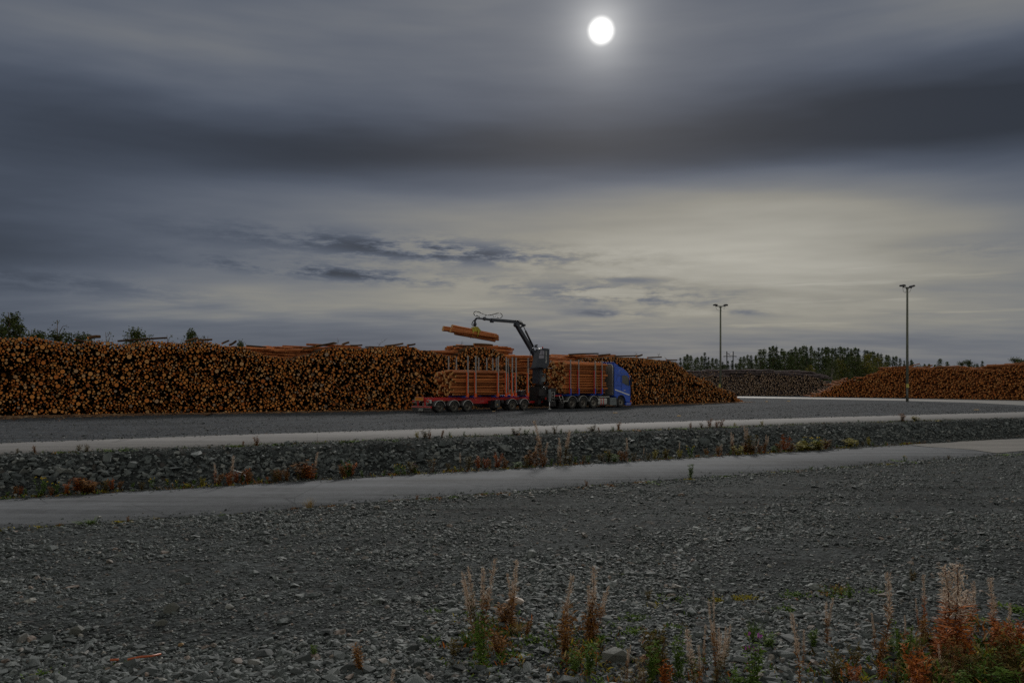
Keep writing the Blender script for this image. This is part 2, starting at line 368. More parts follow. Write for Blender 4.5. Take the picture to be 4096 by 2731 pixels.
# ------------------------------------------------------------------ stones
def stone_proto(seed, npts=9):
    rg = np.random.default_rng(seed); bm = bmesh.new()
    p = rg.normal(size=(npts, 3)); p /= np.linalg.norm(p, axis=1)[:, None]; p *= rg.uniform(.75, 1.0, (npts, 1))
    vs = [bm.verts.new(q) for q in p]
    r = bmesh.ops.convex_hull(bm, input=vs); loose = [v for v in bm.verts if not v.link_faces]
    bmesh.ops.delete(bm, geom=loose, context='VERTS'); bmesh.ops.triangulate(bm, faces=bm.faces)
    bm.verts.ensure_lookup_table(); bm.verts.index_update()
    V = np.array([v.co[:] for v in bm.verts]); Fc = np.array([[v.index for v in f.verts] for f in bm.faces]); bm.free()
    return V, Fc
SP = [stone_proto(100+i, 9 if i < 8 else 13) for i in range(12)]
def rand_rot(n, tilt):
    a = RNG.uniform(0, 2*np.pi, n); t = RNG.normal(0, tilt, n); p = RNG.uniform(0, 2*np.pi, n)
    ca, sa = np.cos(a), np.sin(a); Rz = np.zeros((n, 3, 3)); Rz[:, 0, 0] = ca; Rz[:, 0, 1] = -sa; Rz[:, 1, 0] = sa; Rz[:, 1, 1] = ca; Rz[:, 2, 2] = 1
    k = np.stack([np.cos(p), np.sin(p), np.zeros(n)], 1); K = np.zeros((n, 3, 3)); K[:, 0, 1] = -k[:, 2]; K[:, 0, 2] = k[:, 1]; K[:, 1, 0] = k[:, 2]; K[:, 1, 2] = -k[:, 0]; K[:, 2, 0] = -k[:, 1]; K[:, 2, 1] = k[:, 0]
    Rt = np.eye(3)[None]+np.sin(t)[:, None, None]*K+(1-np.cos(t))[:, None, None]*(K@K)
    return Rt@Rz
def stones_mesh(name, pos, scl, rot, mat, protos=None):
    protos = protos or SP
    Vs, Fs, Rn = [], [], []; off = 0
    pick = RNG.integers(0, len(protos), len(pos)); rn = RNG.random(len(pos))
    for k, (pv, pf) in enumerate(protos):
        s = pick == k
        if not s.any(): continue
        q = np.einsum('nij,nvj->nvi', rot[s], pv[None]*scl[s][:, None, :])+pos[s][:, None, :]
        n = q.shape[0]; Vs.append(q.reshape(-1, 3)); Rn.append(np.repeat(rn[s], len(pv)))
        Fs.append((pf[None]+(np.arange(n)*len(pv))[:, None, None]).reshape(-1, 3)+off); off += n*len(pv)
    return np_mesh(name, np.concatenate(Vs), [np.concatenate(Fs)], [mat], None, None, {'rnd': np.concatenate(Rn)})
def stone_mat(name, stops):
    m, n, b = new_mat(name)
    tc = n.nt.nodes.new('ShaderNodeTexCoord').outputs['Object']
    c = n.ramp(rnd_val(n), stops)
    c = n.mix(n.mul(n.sstep(n.noise(tc, 26, 5, .75), .42, .62), .75), c, (.018, .020, .019)); c = n.mix(n.mul(n.sstep(n.noise(tc, 60, 3, .7), .56, .70), .5), c, (.20, .21, .195))
    n.nt.links.new(c, b.inputs['Base Color']); b.inputs['Roughness'].default_value = .8; b.inputs['Specular IOR Level'].default_value = .35
    bn = n.nt.nodes.new('ShaderNodeBump'); bn.inputs['Strength'].default_value = .5; bn.inputs['Distance'].default_value = .01
    n.nt.links.new(n.noise(tc, 40, 4, .65), bn.inputs['Height']); n.nt.links.new(bn.outputs[0], b.inputs['Normal'])
    return m
M['stone'] = stone_mat('crushed_rock', [(0, (.045, .054, .057)), (.35, (.092, .108, .112)), (.7, (.140, .162, .166)), (.94, (.21, .23, .23)), (.975, (.22, .16, .13)), (1, (.36, .36, .34))])
M['rip'] = stone_mat('blasted_rock', [(0, (.060, .073, .080)), (.4, (.11, .13, .137)), (.8, (.175, .20, .205)), (1, (.28, .295, .29))])
stone_protos_me = {}
def stone_objects(parent, pos, scl, rot, mat, key):
    """each stone a mesh object of its own, children of a piece of the setting"""
    if key not in stone_protos_me:
        stone_protos_me[key] = [np_mesh('stone', v, [f], [mat], None, None, {'rnd': np.zeros(len(v))}) for v, f in SP]
    for i in range(len(pos)):
        o = bpy.data.objects.new('stone', stone_protos_me[key][i % len(SP)]); COL.objects.link(o); o.parent = parent
        Rm = Matrix(rot[i].tolist()).to_4x4()
        o.matrix_local = Matrix.Translation(pos[i].tolist())@Rm@Matrix.Diagonal((*scl[i].tolist(), 1))

# -- foreground gravel
def foreground_gravel():
    P, S = [], []
    for y0, y1, n, med, sig in [(6.9, 9.5, 27000, .023, .50), (9.5, 13, 28000, .023, .48), (13, 19, 30000, .026, .48), (19, 33, 26000, .031, .42)]:
        y = np.sqrt(RNG.uniform(y0*y0, y1*y1, n*2)); x = RNG.uniform(-.70, .70, n*2)*y
        ok = y < E1(x)-.05
        clump = wob(x*.45, y*.55, 1.7)+.5*wob(x*.2+5, y*.3, 3.1)
        ok &= RNG.random(n*2) < np.clip(.60+.7*clump, .22, 1)
        x, y, clump = x[ok][:n], y[ok][:n], clump[ok][:n]
        r = med*np.exp(RNG.normal(0, sig, len(x)))*(1+.25*np.clip(clump, -.6, .9))
        r *= np.where(y < 12, 1+.3*np.clip((11-y)/3.5, 0, 1), 1)
        P.append(np.stack([x, y], 1)); S.append(r)
    # a fringe of coarser stones along the road edge
    x = RNG.uniform(-26, 24, 4200); y = E1(x)-np.abs(RNG.normal(0, .45, 4200))-.02; ok = np.abs(x) < .7*y
    P.append(np.stack([x[ok], y[ok]], 1)); S.append(.042*np.exp(RNG.normal(0, .4, ok.sum())))
    # bigger rocks
    y = RNG.uniform(7.2, 17, 170); x = RNG.uniform(-.69, .69, 170)*y; P.append(np.stack([x, y], 1)); S.append(RNG.uniform(.05, .11, 170)*np.clip(1.35-(y-7)/14, .5, 1.3))
    P = np.concatenate(P); S = np.minimum(np.concatenate(S), .26)
    z = terrain(P[:, 0], P[:, 1])
    asp = np.stack([RNG.uniform(.85, 1.45, len(S)), RNG.uniform(.7, 1.05, len(S)), RNG.uniform(.38, .7, len(S))], 1)
    scl = S[:, None]*asp; pos = np.stack([P[:, 0], P[:, 1], z+scl[:, 2]*.25], 1); rot = rand_rot(len(S), .22)
    app = S/P[:, 1]; order = np.argsort(-app); big, rest = order[:300], order[300:]
    stone_objects(ground, pos[big], scl[big], rot[big], M['stone'], 'stone')
    tag(link(bpy.data.objects.new('gravel', stones_mesh('gravel', pos[rest], scl[rest], rot[rest], M['stone']))), 'loose dark grey crushed stone covering the forecourt', 'gravel', kind='stuff')
foreground_gravel()
# -- yard gravel: scattered coarser pieces
def yard_gravel():
    n = 26000; x = RNG.uniform(-30, 48, n); y = E6(x)+np.abs(RNG.uniform(0, 1, n))**1.3*26
    ok = (np.abs(x) < .69*y); x, y = x[ok], y[ok]; ok = RNG.random(len(x)) < np.clip(.55+.6*wob(x*.3, y*.4, 1.3), .1, 1); x, y = x[ok], y[ok]
    r = .034*np.exp(RNG.normal(0, .4, len(x))); asp = np.stack([RNG.uniform(.9, 1.4, len(r)), RNG.uniform(.8, 1.1, len(r)), RNG.uniform(.4, .7, len(r))], 1)
    scl = r[:, None]*asp; pos = np.stack([x, y, scl[:, 2]*.2], 1)
    tag(link(bpy.data.objects.new('yard_gravel', stones_mesh('yard_gravel', pos, scl, rand_rot(len(r), .2), M['verge_stone'], SP[:6]))), 'fine grey gravel between the pale road and the long log pile', 'gravel', kind='stuff')
M['verge_stone'] = stone_mat('yard_chippings', [(0, (.032, .037, .043)), (.5, (.078, .087, .098)), (1, (.19, .195, .20))])
yard_gravel()
# -- pebbles kicked onto the road edges
def road_pebbles():
    P = []
    for Efun, sg, z in ((E1, 1, ZL+.035), (E2, -1, ZL+.035), (E5, 1, .035), (E6, -1, .035)):
        x = RNG.uniform(-28, 44, 1700); y = Efun(x)+sg*np.abs(RNG.normal(0, .38, 1700)); ok = np.abs(x) < .7*y; P.append(np.stack([x[ok], y[ok], np.full(ok.sum(), z)], 1))
    P = np.concatenate(P); r = .022*np.exp(RNG.normal(0, .45, len(P))); scl = r[:, None]*np.stack([RNG.uniform(.9, 1.4, len(r)), RNG.uniform(.8, 1.1, len(r)), RNG.uniform(.4, .8, len(r))], 1); P[:, 2] += scl[:, 2]*.3
    tag(link(bpy.data.objects.new('road_pebbles', stones_mesh('road_pebbles', P, scl, rand_rot(len(r), .3), M['stone'], SP[:6]))), 'small stones strewn over the edges of both roads', 'gravel', kind='stuff')
road_pebbles()
# -- stone embankment
def embankment():
    xs = np.arange(-34, 52, .5); fr = np.array([.14, .25, .4, .55, .70, .80]); n = len(xs)
    V = []
    for f in fr:
        y = E2(xs)+(E5(xs)-E2(xs))*f; V.append(np.stack([xs, y, terrain(xs, y)+.02+.03*wob(xs, y, 3)*(0 if f in (.14, .80) else 1)], 1))
    V = np.concatenate(V); i = np.arange(n-1); fs = np.concatenate([np.stack([k*n+i, k*n+i+1, (k+1)*n+i+1, (k+1)*n+i], 1) for k in range(len(fr)-1)])
    emb = tag(link(bpy.data.objects.new('embankment', np_mesh('embankment', V, [fs], [M['fore']], None, np.ones(len(fs))))), 'bank of dark blasted rock between the two roads', 'embankment', kind='structure')
    N = 12500; x = RNG.uniform(-30, 46, N); f = np.clip(RNG.normal(.47, .19, N), .13, .86)
    y = E2(x)+(E5(x)-E2(x))*f; ok = np.abs(x) < .70*y; x, y, f = x[ok], y[ok], f[ok]
    r = .086*np.exp(RNG.normal(0, .40, len(x)))*np.interp(f, [.13, .25, .45, .66, .74, .86], [.45, .8, 1.05, .8, .5, .32]); r *= np.interp(x, [-20, 10, 40], [.90, .85, .8])
    scl = np.minimum(r, .30)[:, None]*np.stack([RNG.uniform(.9, 1.5, len(r)), RNG.uniform(.7, 1.1, len(r)), RNG.uniform(.5, .9, len(r))], 1)
    pos = np.stack([x, y, terrain(x, y)+.02+RNG.uniform(-.1, .75, len(r))*scl[:, 2]], 1); rot = rand_rot(len(r), .55)
    order = np.argsort(-r/y); big, rest = order[:300], order[300:]
    stone_objects(emb, pos[big], scl[big], rot[big], M['rip'], 'rip')
    o = link(bpy.data.objects.new('rubble', stones_mesh('rubble', pos[rest], scl[rest], rot[rest], M['rip'])), emb); o['kind'] = 'stuff'
    # finer stones on the two verges
    N = 16000; x = RNG.uniform(-30, 46, N); up = RNG.random(N) < .45
    f = np.where(up, RNG.uniform(.74, .99, N), RNG.uniform(.01, .27, N)); y = E2(x)+(E5(x)-E2(x))*f; ok = np.abs(x) < .70*y; x, y = x[ok], y[ok]
    r = .030*np.exp(RNG.normal(0, .5, len(x))); scl = r[:, None]*np.stack([RNG.uniform(.9, 1.5, len(r)), RNG.uniform(.7, 1.1, len(r)), RNG.uniform(.4, .8, len(r))], 1)
    pos = np.stack([x, y, terrain(x, y)+.2*scl[:, 2]+.01], 1)
    tag(link(bpy.data.objects.new('verge_gravel', stones_mesh('verge_gravel', pos, scl, rand_rot(len(r), .3), M['stone'], SP[:6]))), 'small grey stones on the verges above and below the rock bank', 'gravel', kind='stuff')
embankment()

# ------------------------------------------------------------------ logs
def bark_mat(name, c0, c1, c2, streak=14):
    m, n, b = new_mat(name)
    tc = n.nt.nodes.new('ShaderNodeTexCoord').outputs['Object']
    r = rnd_val(n); nz = n.noise(tc, streak, 5, .65)
    c = n.mix(r, c0, c1); c = n.mix(n.mul(n.sstep(nz, .52, .7), .75), c, c2)
    c = n.mix(n.mul(n.sstep(n.noise(tc, streak*.35, 4, .6), .5, .68), .6), c, tuple(x*.35 for x in c0))
    n.nt.links.new(c, b.inputs['Base Color']); b.inputs['Roughness'].default_value = .95; b.inputs['Specular IOR Level'].default_value = .12
    bn = n.nt.nodes.new('ShaderNodeBump'); bn.inputs['Strength'].default_value = .6; bn.inputs['Distance'].default_value = .015
    n.nt.links.new(nz, bn.inputs['Height']); n.nt.links.new(bn.outputs[0], b.inputs['Normal'])
    return m
def end_mat(name, stops, dull=(.12, .09, .07)):
    m, n, b = new_mat(name)
    tc = n.nt.nodes.new('ShaderNodeTexCoord').outputs['Object']
    c = n.ramp(rnd_val(n), stops)
    rad = attr(n, 'rad')
    c = n.mix(n.mul(n.sstep(rad, .55, .1), .38), c, tuple(x*.55 for x in stops[0][1]))       # darker heartwood
    c = n.mix(n.sstep(rad, .80, .97), c, (.055, .032, .02))                                    # bark rim
    c = n.mix(n.mul(n.sstep(n.noise(tc, 9, 4, .6), .5, .75), .35), c, dull)
    n.nt.links.new(c, b.inputs['Base Color']); b.inputs['Roughness'].default_value = .8; b.inputs['Specular IOR Level'].default_value = .25
    return m
M['bark_pile'] = bark_mat('pine_bark_brown', (.05, .03, .018), (.14, .075, .038), (.27, .15, .075))
M['end_pile'] = end_mat('sawn_pine_orange', [(0, (.48, .13, .026)), (.3, (.70, .225, .042)), (.6, (.80, .31, .07)), (.8, (.76, .40, .15)), (.92, (.58, .34, .17)), (1, (.36, .28, .22))])
M['bark_load'] = bark_mat('pine_bark_red', (.22, .07, .028), (.55, .18, .06), (.76, .33, .11), 7)
M['end_load'] = end_mat('sawn_pine_yellow', [(0, (.62, .29, .09)), (.5, (.72, .40, .15)), (1, (.62, .39, .20))])
M['bark_grey'] = bark_mat('weathered_bark', (.06, .048, .048), (.16, .13, .14), (.34, .30, .32), 4)
M['end_grey'] = end_mat('weathered_log_end', [(0, (.24, .16, .11)), (.5, (.40, .27, .18)), (1, (.48, .37, .28))])
M['bark_right'] = bark_mat('pine_bark_rust', (.16, .06, .025), (.32, .12, .045), (.50, .25, .12), 4)
M['end_right'] = end_mat('sawn_pine_deep_orange', [(0, (.50, .14, .03)), (.5, (.62, .22, .05)), (1, (.56, .28, .10))])

def logs_np(P0, P1, R, n=8, taper=.9):
    N = len(R); d = P1-P0; d /= np.linalg.norm(d, axis=1)[:, None]
    ref = np.where(np.abs(d[:, 2:3]) > .9, np.array([[1., 0, 0]]), np.array([[0, 0, 1.]])); a = np.cross(d, ref); a /= np.linalg.norm(a, axis=1)[:, None]; b = np.cross(d, a)
    th = np.arange(n)*2*np.pi/n; jit = 1+RNG.normal(0, .05, (N, n))
    ring = (a[:, None]*np.cos(th)[None, :, None]+b[:, None]*np.sin(th)[None, :, None])*jit[..., None]
    V = np.concatenate([P0[:, None]+ring*R[:, None, None], P1[:, None]+ring*(R*taper)[:, None, None], P0[:, None], P1[:, None],
                        P0[:, None]+ring*R[:, None, None], P1[:, None]+ring*(R*taper)[:, None, None]], 1)
    k = 4*n+2; base = (np.arange(N)*k)[:, None, None]; j = np.arange(n); j2 = (j+1) % n
    side = (np.stack([j, n+j, n+j2, j2], 1)[None]+base).reshape(-1, 4)
    c0 = (np.stack([np.full(n, 2*n), 2*n+2+j, 2*n+2+j2], 1)[None]+base).reshape(-1, 3); c1 = (np.stack([np.full(n, 2*n+1), 3*n+2+j2, 3*n+2+j], 1)[None]+base).reshape(-1, 3)
    rad = np.tile(np.concatenate([np.ones(2*n), [0, 0], np.ones(2*n)]), N); rnd = np.repeat(RNG.random(N), k)
    return V.reshape(-1, 3), side, np.concatenate([c0, c1]), rad, rnd
def logs_obj(name, P0, P1, R, mats, n=8, taper=.9):
    V, side, caps, rad, rnd = logs_np(np.asarray(P0, float), np.asarray(P1, float), np.asarray(R, float), n, taper)
    return bpy.data.objects.new(name, np_mesh(name, V, [side, caps], mats, [0]*len(side)+[1]*len(caps), [1]*len(side)+[0]*len(caps), {'rad': rad, 'rnd': rnd}))
def unit_logs(mats, cnt=6):
    """unit logs along +z (radius 1, length 1) slightly bowed and knobbly"""
    out = []
    for q in range(cnt):
        n, seg = 12, 6; V = []; rad = []
        bx, by = random.uniform(-.35, .35), random.uniform(-.35, .35)
        for i in range(seg+1):
            t = i/seg; r = (1.04-.16*t)*(1+random.gauss(0, .02))
            ox, oy = bx*math.sin(math.pi*t), by*math.sin(math.pi*t)
            for j in range(n):
                a = 2*math.pi*j/n; rr = r*(1+random.gauss(0, .035)); V.append((ox+rr*math.cos(a), oy+rr*math.sin(a), t)); rad.append(1)
        ca = len(V)
        for i in (0, seg):
            V += V[i*n:(i+1)*n]; rad += [1]*n
        V += [(0, 0, 0), (0, 0, 1)]; rad += [0, 0]
        j = np.arange(n); j2 = (j+1) % n
        side = np.concatenate([np.stack([i*n+j, i*n+j2, (i+1)*n+j2, (i+1)*n+j], 1) for i in range(seg)])
        caps = np.concatenate([np.stack([np.full(n, ca+2*n), ca+j2, ca+j], 1), np.stack([np.full(n, ca+2*n+1), ca+n+j, ca+n+j2], 1)])
        out.append(np_mesh('log', V, [side, caps], mats, [0]*len(side)+[1]*len(caps), [1]*len(side)+[0]*len(caps), {'rad': rad, 'rnd': np.zeros(len(V))}))
    return out
UL = {'pile': unit_logs([M['bark_pile'], M['end_pile']]), 'load': unit_logs([M['bark_load'], M['end_load']])}
def one_log(p0, p1, r, kind, label, group, name='log'):
    p0, p1 = Vector(p0), Vector(p1); d = p1-p0
    o = bpy.data.objects.new(name, random.choice(UL[kind])); COL.objects.link(o)
    q = d.to_track_quat('Z', 'Y')@Matrix.Rotation(random.uniform(0, 6.28), 3, 'Z').to_quaternion()
    o.matrix_world = Matrix.Translation(p0)@q.to_matrix().to_4x4()@Matrix.Diagonal((r, r, d.length, 1))
    return tag(o, label, 'log', group)

class Packer:
    """drops circles into a trough, each coming to rest on those below"""
    def __init__(s, width, rmax, bin_=.5): s.b = bin_; s.bins = [[] for _ in range(int(width/bin_)+3)]; s.rm = rmax
    def near(s, x):
        k = int(x/s.b); r = int(2*s.rm/s.b)+2
        out = []
        for q in range(max(0, k-r), min(len(s.bins), k+r+1)): out += s.bins[q][-14:]
        return np.array(out) if out else np.zeros((0, 3))
    def rest(s, xs, r, floor):
        c = s.near(float(np.mean(xs))); z = floor+r*np.ones(len(xs))
        if len(c):
            dxx = np.abs(xs[:, None]-c[None, :, 0]); s2 = (r+c[None, :, 2])**2-dxx**2
            z = np.maximum(z, np.where(s2 > 0, c[None, :, 1]+np.sqrt(np.maximum(s2, 0)), -1).max(1))
        return z
    def add(s, x, z, r): s.bins[int(x/s.b)].append((x, z, r))
def pack_pile(length, H, rfun, seed_rejects=900, floor=0.0, span=.45):
    pk = Packer(length, .22); out = []; rej = 0
    while rej < seed_rejects:
        r = rfun(); x0 = random.uniform(r, length-r); xs = np.clip(x0+np.random.default_rng(random.randrange(1 << 30)).uniform(-span, span, 9), r, length-r)
        z = pk.rest(xs, r, floor); i = int(np.argmin(z-0.0*xs)); x, zz = float(xs[i]), float(z[i])
        if zz+r*.5 > H(x): rej += 1; continue
        pk.add(x, zz, r); out.append((x, zz, r)); rej = max(0, rej-1)
    return np.array(out)

class Face:
    """front line of a pile in plan, with its top profile read off the photograph"""
    def __init__(s, base, top, z=0.0):
        P = np.array([unp(u, v, z) for u, v in base]); s.P = P
        seg = np.linalg.norm(np.diff(P, axis=0), axis=1); s.S = np.concatenate([[0], np.cumsum(seg)]); s.len = s.S[-1]
        # station of each top sample
        ss = np.linspace(0, s.len, 1500); x, y = s.xy(ss); uu = 2048+F*x/y
        tv = np.interp(uu, [t[0] for t in top], [t[1] for t in top]); s.ss = ss; s.hh = ZC+(VH-tv)/F*y
    def xy(s, t): return np.interp(t, s.S, s.P[:, 0]), np.interp(t, s.S, s.P[:, 1])
    def H(s, t): return float(np.interp(t, s.ss, s.hh))
    def s_of_u(s, u):
        x, y = s.xy(s.ss); return float(np.interp(u, 2048+F*x/y, s.ss))
    def dirs(s, t):
        x1, y1 = s.xy(np.minimum(t+.5, s.len)); x0, y0 = s.xy(np.maximum(t-.5, 0)); d = np.stack([x1-x0, y1-y0], -1); d /= np.linalg.norm(d, axis=-1)[..., None]
        return d, np.stack([-d[..., 1], d[..., 0]], -1)      # along, away from the camera

MAIN = Face([(-620, 1676), (0, 1665), (1000, 1650), (1600, 1640.5), (2540, 1620.5), (2738, 1614.8), (2986, 1608)],
            [(-620, 1330), (0, 1347), (64, 1349), (128, 1336), (162, 1349), (238, 1364), (298, 1374), (370, 1356), (446, 1364), (489, 1376), (553, 1364), (604, 1359), (680, 1364), (723, 1370), (808, 1362), (850, 1364), (914, 1383),
             (942, 1381), (985, 1385), (1027, 1404), (1091, 1423), (1172, 1434), (1232, 1419), (1291, 1398), (1346, 1385), (1453, 1391), (1516, 1387), (1601, 1380), (1665, 1384), (1695, 1399), (1741, 1400), (1775, 1414), (1830, 1425), (1873, 1402), (1894, 1386), (1970, 1386),
             (2029, 1408), (2047, 1424), (2062, 1478), (2085, 1498), (2180, 1512), (2200, 1446), (2330, 1442), (2350, 1433), (2394, 1428), (2449, 1427), (2560, 1428), (2592, 1431), (2646, 1436), (2707, 1444), (2731, 1453), (2765, 1484), (2796, 1504), (2854, 1524), (2874, 1545), (2939, 1565), (2962, 1592), (2986, 1604)])
def pile_radius(): return min(.175, max(.040, random.lognormvariate(math.log(.072), .36)))
PILE_SINGLES = 130
def build_main():
    C = pack_pile(MAIN.len, MAIN.H, pile_radius, 1500)
    t, z, r = C[:, 0], C[:, 1], C[:, 2]*RNG.uniform(.80, .97, len(C)); x, y = MAIN.xy(t); al, aw = MAIN.dirs(t); n = len(t)
    lean = z*.10+np.abs(RNG.normal(0, .22, n))+np.where(RNG.random(n) < .30, RNG.uniform(.25, 1.1, n), 0)
    # hollows where whole bundles sit further back
    lean += np.clip(wob(t*.55, z*2.2, 1.0)-.22, 0, 1)*1.5
    crest = np.array([MAIN.H(float(q)) for q in t])-z < .75; lean = np.where(crest, np.minimum(lean, z*.10+.35), lean)
    yaw = RNG.normal(0, .045, n); dd = aw*np.cos(yaw)[:, None]+al*np.sin(yaw)[:, None]; pit = RNG.normal(0, .025, n)
    P0 = np.stack([x+aw[:, 0]*lean, y+aw[:, 1]*lean, z], 1); Ln = RNG.uniform(4.0, 4.9, n); P1 = P0+np.concatenate([dd, pit[:, None]], 1)*Ln[:, None]
    u = 2048+F*P0[:, 0]/P0[:, 1]; vis = (u > 12) & (u < 2990)
    keep = (u > -330) & (RNG.random(n) > .17*(r < .11)*(~crest))
    app = np.where(vis & (lean < .9), r/y, 0); order = np.argsort(-app); big = order[:PILE_SINGLES]
    rest = np.setdiff1d(np.where(keep)[0], big)
    tag(link(logs_obj('log_pile', P0[rest], P1[rest], r[rest], [M['bark_pile'], M['end_pile']], 8)), 'long high pile of brown pine logs with round orange ends, behind the truck', 'log pile', kind='stuff')
    for i in big:
        uu = float(u[i]); zone = [w_ for lim, w_ in ((110, 'under the tallest treetop'), (260, 'under the bare treetop'), (420, 'under the short slanting ridge log'), (690, 'under the long thin ridge log'), (900, 'under the tilted ridge log'), (1300, 'under the lengthwise logs'), (9999, 'near the truck')) if uu < lim][0]
        hz = z[i]/MAIN.H(float(t[i])); hgt = 'at the foot' if hz < .2 else 'low' if hz < .4 else 'halfway up' if hz < .6 else 'high up' if hz < .82 else 'at the crest'
        one_log(P0[i], P1[i], float(r[i]), 'pile', 'thick log end %s in the long pile, %s' % (hgt, zone), 'thickest logs in the long pile')
    # dense heart of the pile
    ss = np.arange(MAIN.s_of_u(-330), MAIN.len-2.5, .8); x, y = MAIN.xy(ss); al, aw = MAIN.dirs(ss); h = np.array([max(.15, MAIN.H(q)-.38) for q in ss]); k = len(ss)
    fr = 2.3; V = np.concatenate([np.stack([x+aw[:, 0]*fr, y+aw[:, 1]*fr, np.full(k, -.02)], 1), np.stack([x+aw[:, 0]*(fr+.1*h), y+aw[:, 1]*(fr+.1*h), h], 1),
                                  np.stack([x+aw[:, 0]*3.9, y+aw[:, 1]*3.9, h], 1), np.stack([x+aw[:, 0]*3.9, y+aw[:, 1]*3.9, np.full(k, -.02)], 1)])
    i = np.arange(k-1); fs = np.concatenate([np.stack([q*k+i, q*k+i+1, ((q+1) % 4)*k+i+1, ((q+1) % 4)*k+i], 1) for q in range(4)])
    o = tag(link(bpy.data.objects.new('log_pile_heart', np_mesh('log_pile_heart', V, [fs], [M['bark_pile']]))), 'packed inner logs of the long brown pile', 'log pile', kind='stuff')
build_main()

# second row: logs lying along the pile, seen from the side over its dips
def side_row(name, label, face, u0, u1, topv, depth, zlow, mats, span=3.0, rr=(.055, .115), tilt=.03, step=.155):
    P0, P1, R = [], [], []; tu = [t[0] for t in topv]; tvv = [t[1] for t in topv]
    s0, s1 = face.s_of_u(u0), face.s_of_u(u1)
    s = s0
    lanes = int(span/.2)
    for lane in range(lanes):
        s = s0+random.uniform(-2, 0)
        while s < s1:
            Ln = random.uniform(3.6, 5.2); mid = min(max(s+Ln/2, 0), face.len)
            x, y = face.xy(mid); al, aw = face.dirs(np.array([mid])); al, aw = al[0], aw[0]; dpt = depth+lane*.2
            yy = y+aw[1]*dpt; xx = x+aw[0]*dpt; uu = 2048+F*xx/yy
            top = ZC+(VH-np.interp(uu, tu, tvv))/F*yy
            lo = zlow if lane < 3 else top-.35
            z = top-random.uniform(0, .12)
            while z > max(lo, .1):
                r = random.uniform(*rr); yaw = random.gauss(0, .05); pt = random.gauss(0, tilt)
                d = np.array([al[0]*math.cos(yaw)+aw[0]*math.sin(yaw), al[1]*math.cos(yaw)+aw[1]*math.sin(yaw), pt]); sh = random.uniform(-.7, .7)
                c = np.array([xx+al[0]*sh+aw[0]*random.uniform(-.1, .1), yy+al[1]*sh+aw[1]*random.uniform(-.1, .1), z-r])
                P0.append(c-d*Ln/2); P1.append(c+d*Ln/2); R.append(r); z -= step*random.uniform(.8, 1.2)
            s += Ln*random.uniform(.88, 1.0)
    return tag(link(logs_obj(name, P0, P1, R, mats, 8)), label, 'log pile', kind='stuff')
LM = [M['bark_load'], M['end_pile']]
side_row('crosswise_logs', 'pine logs lying lengthwise in the dip of the long pile, left of the truck', MAIN, 985, 1300, [(985, 1386), (1060, 1396), (1150, 1394), (1240, 1384), (1330, 1378)], 3.2, 3.4, LM, 2.4)
side_row('crosswise_logs', 'pine logs lying lengthwise on the pile above the loaded trailer', MAIN, 1770, 1990, [(1770, 1404), (1830, 1396), (1880, 1384), (1960, 1380), (2040, 1404)], 1.6, 3.6, LM, 2.4)
side_row('crosswise_logs', 'pine logs lying lengthwise in the pile behind the loader crane', MAIN, 2035, 2200, [(2035, 1420), (2100, 1424), (2200, 1424)], 1.0, 1.2, LM, 2.6)
side_row('crosswise_logs', 'pine logs lying lengthwise on the pile above the loaded truck', MAIN, 2190, 2420, [(2190, 1424), (2300, 1420), (2400, 1418), (2450, 1424)], 1.6, 3.3, LM, 2.6)

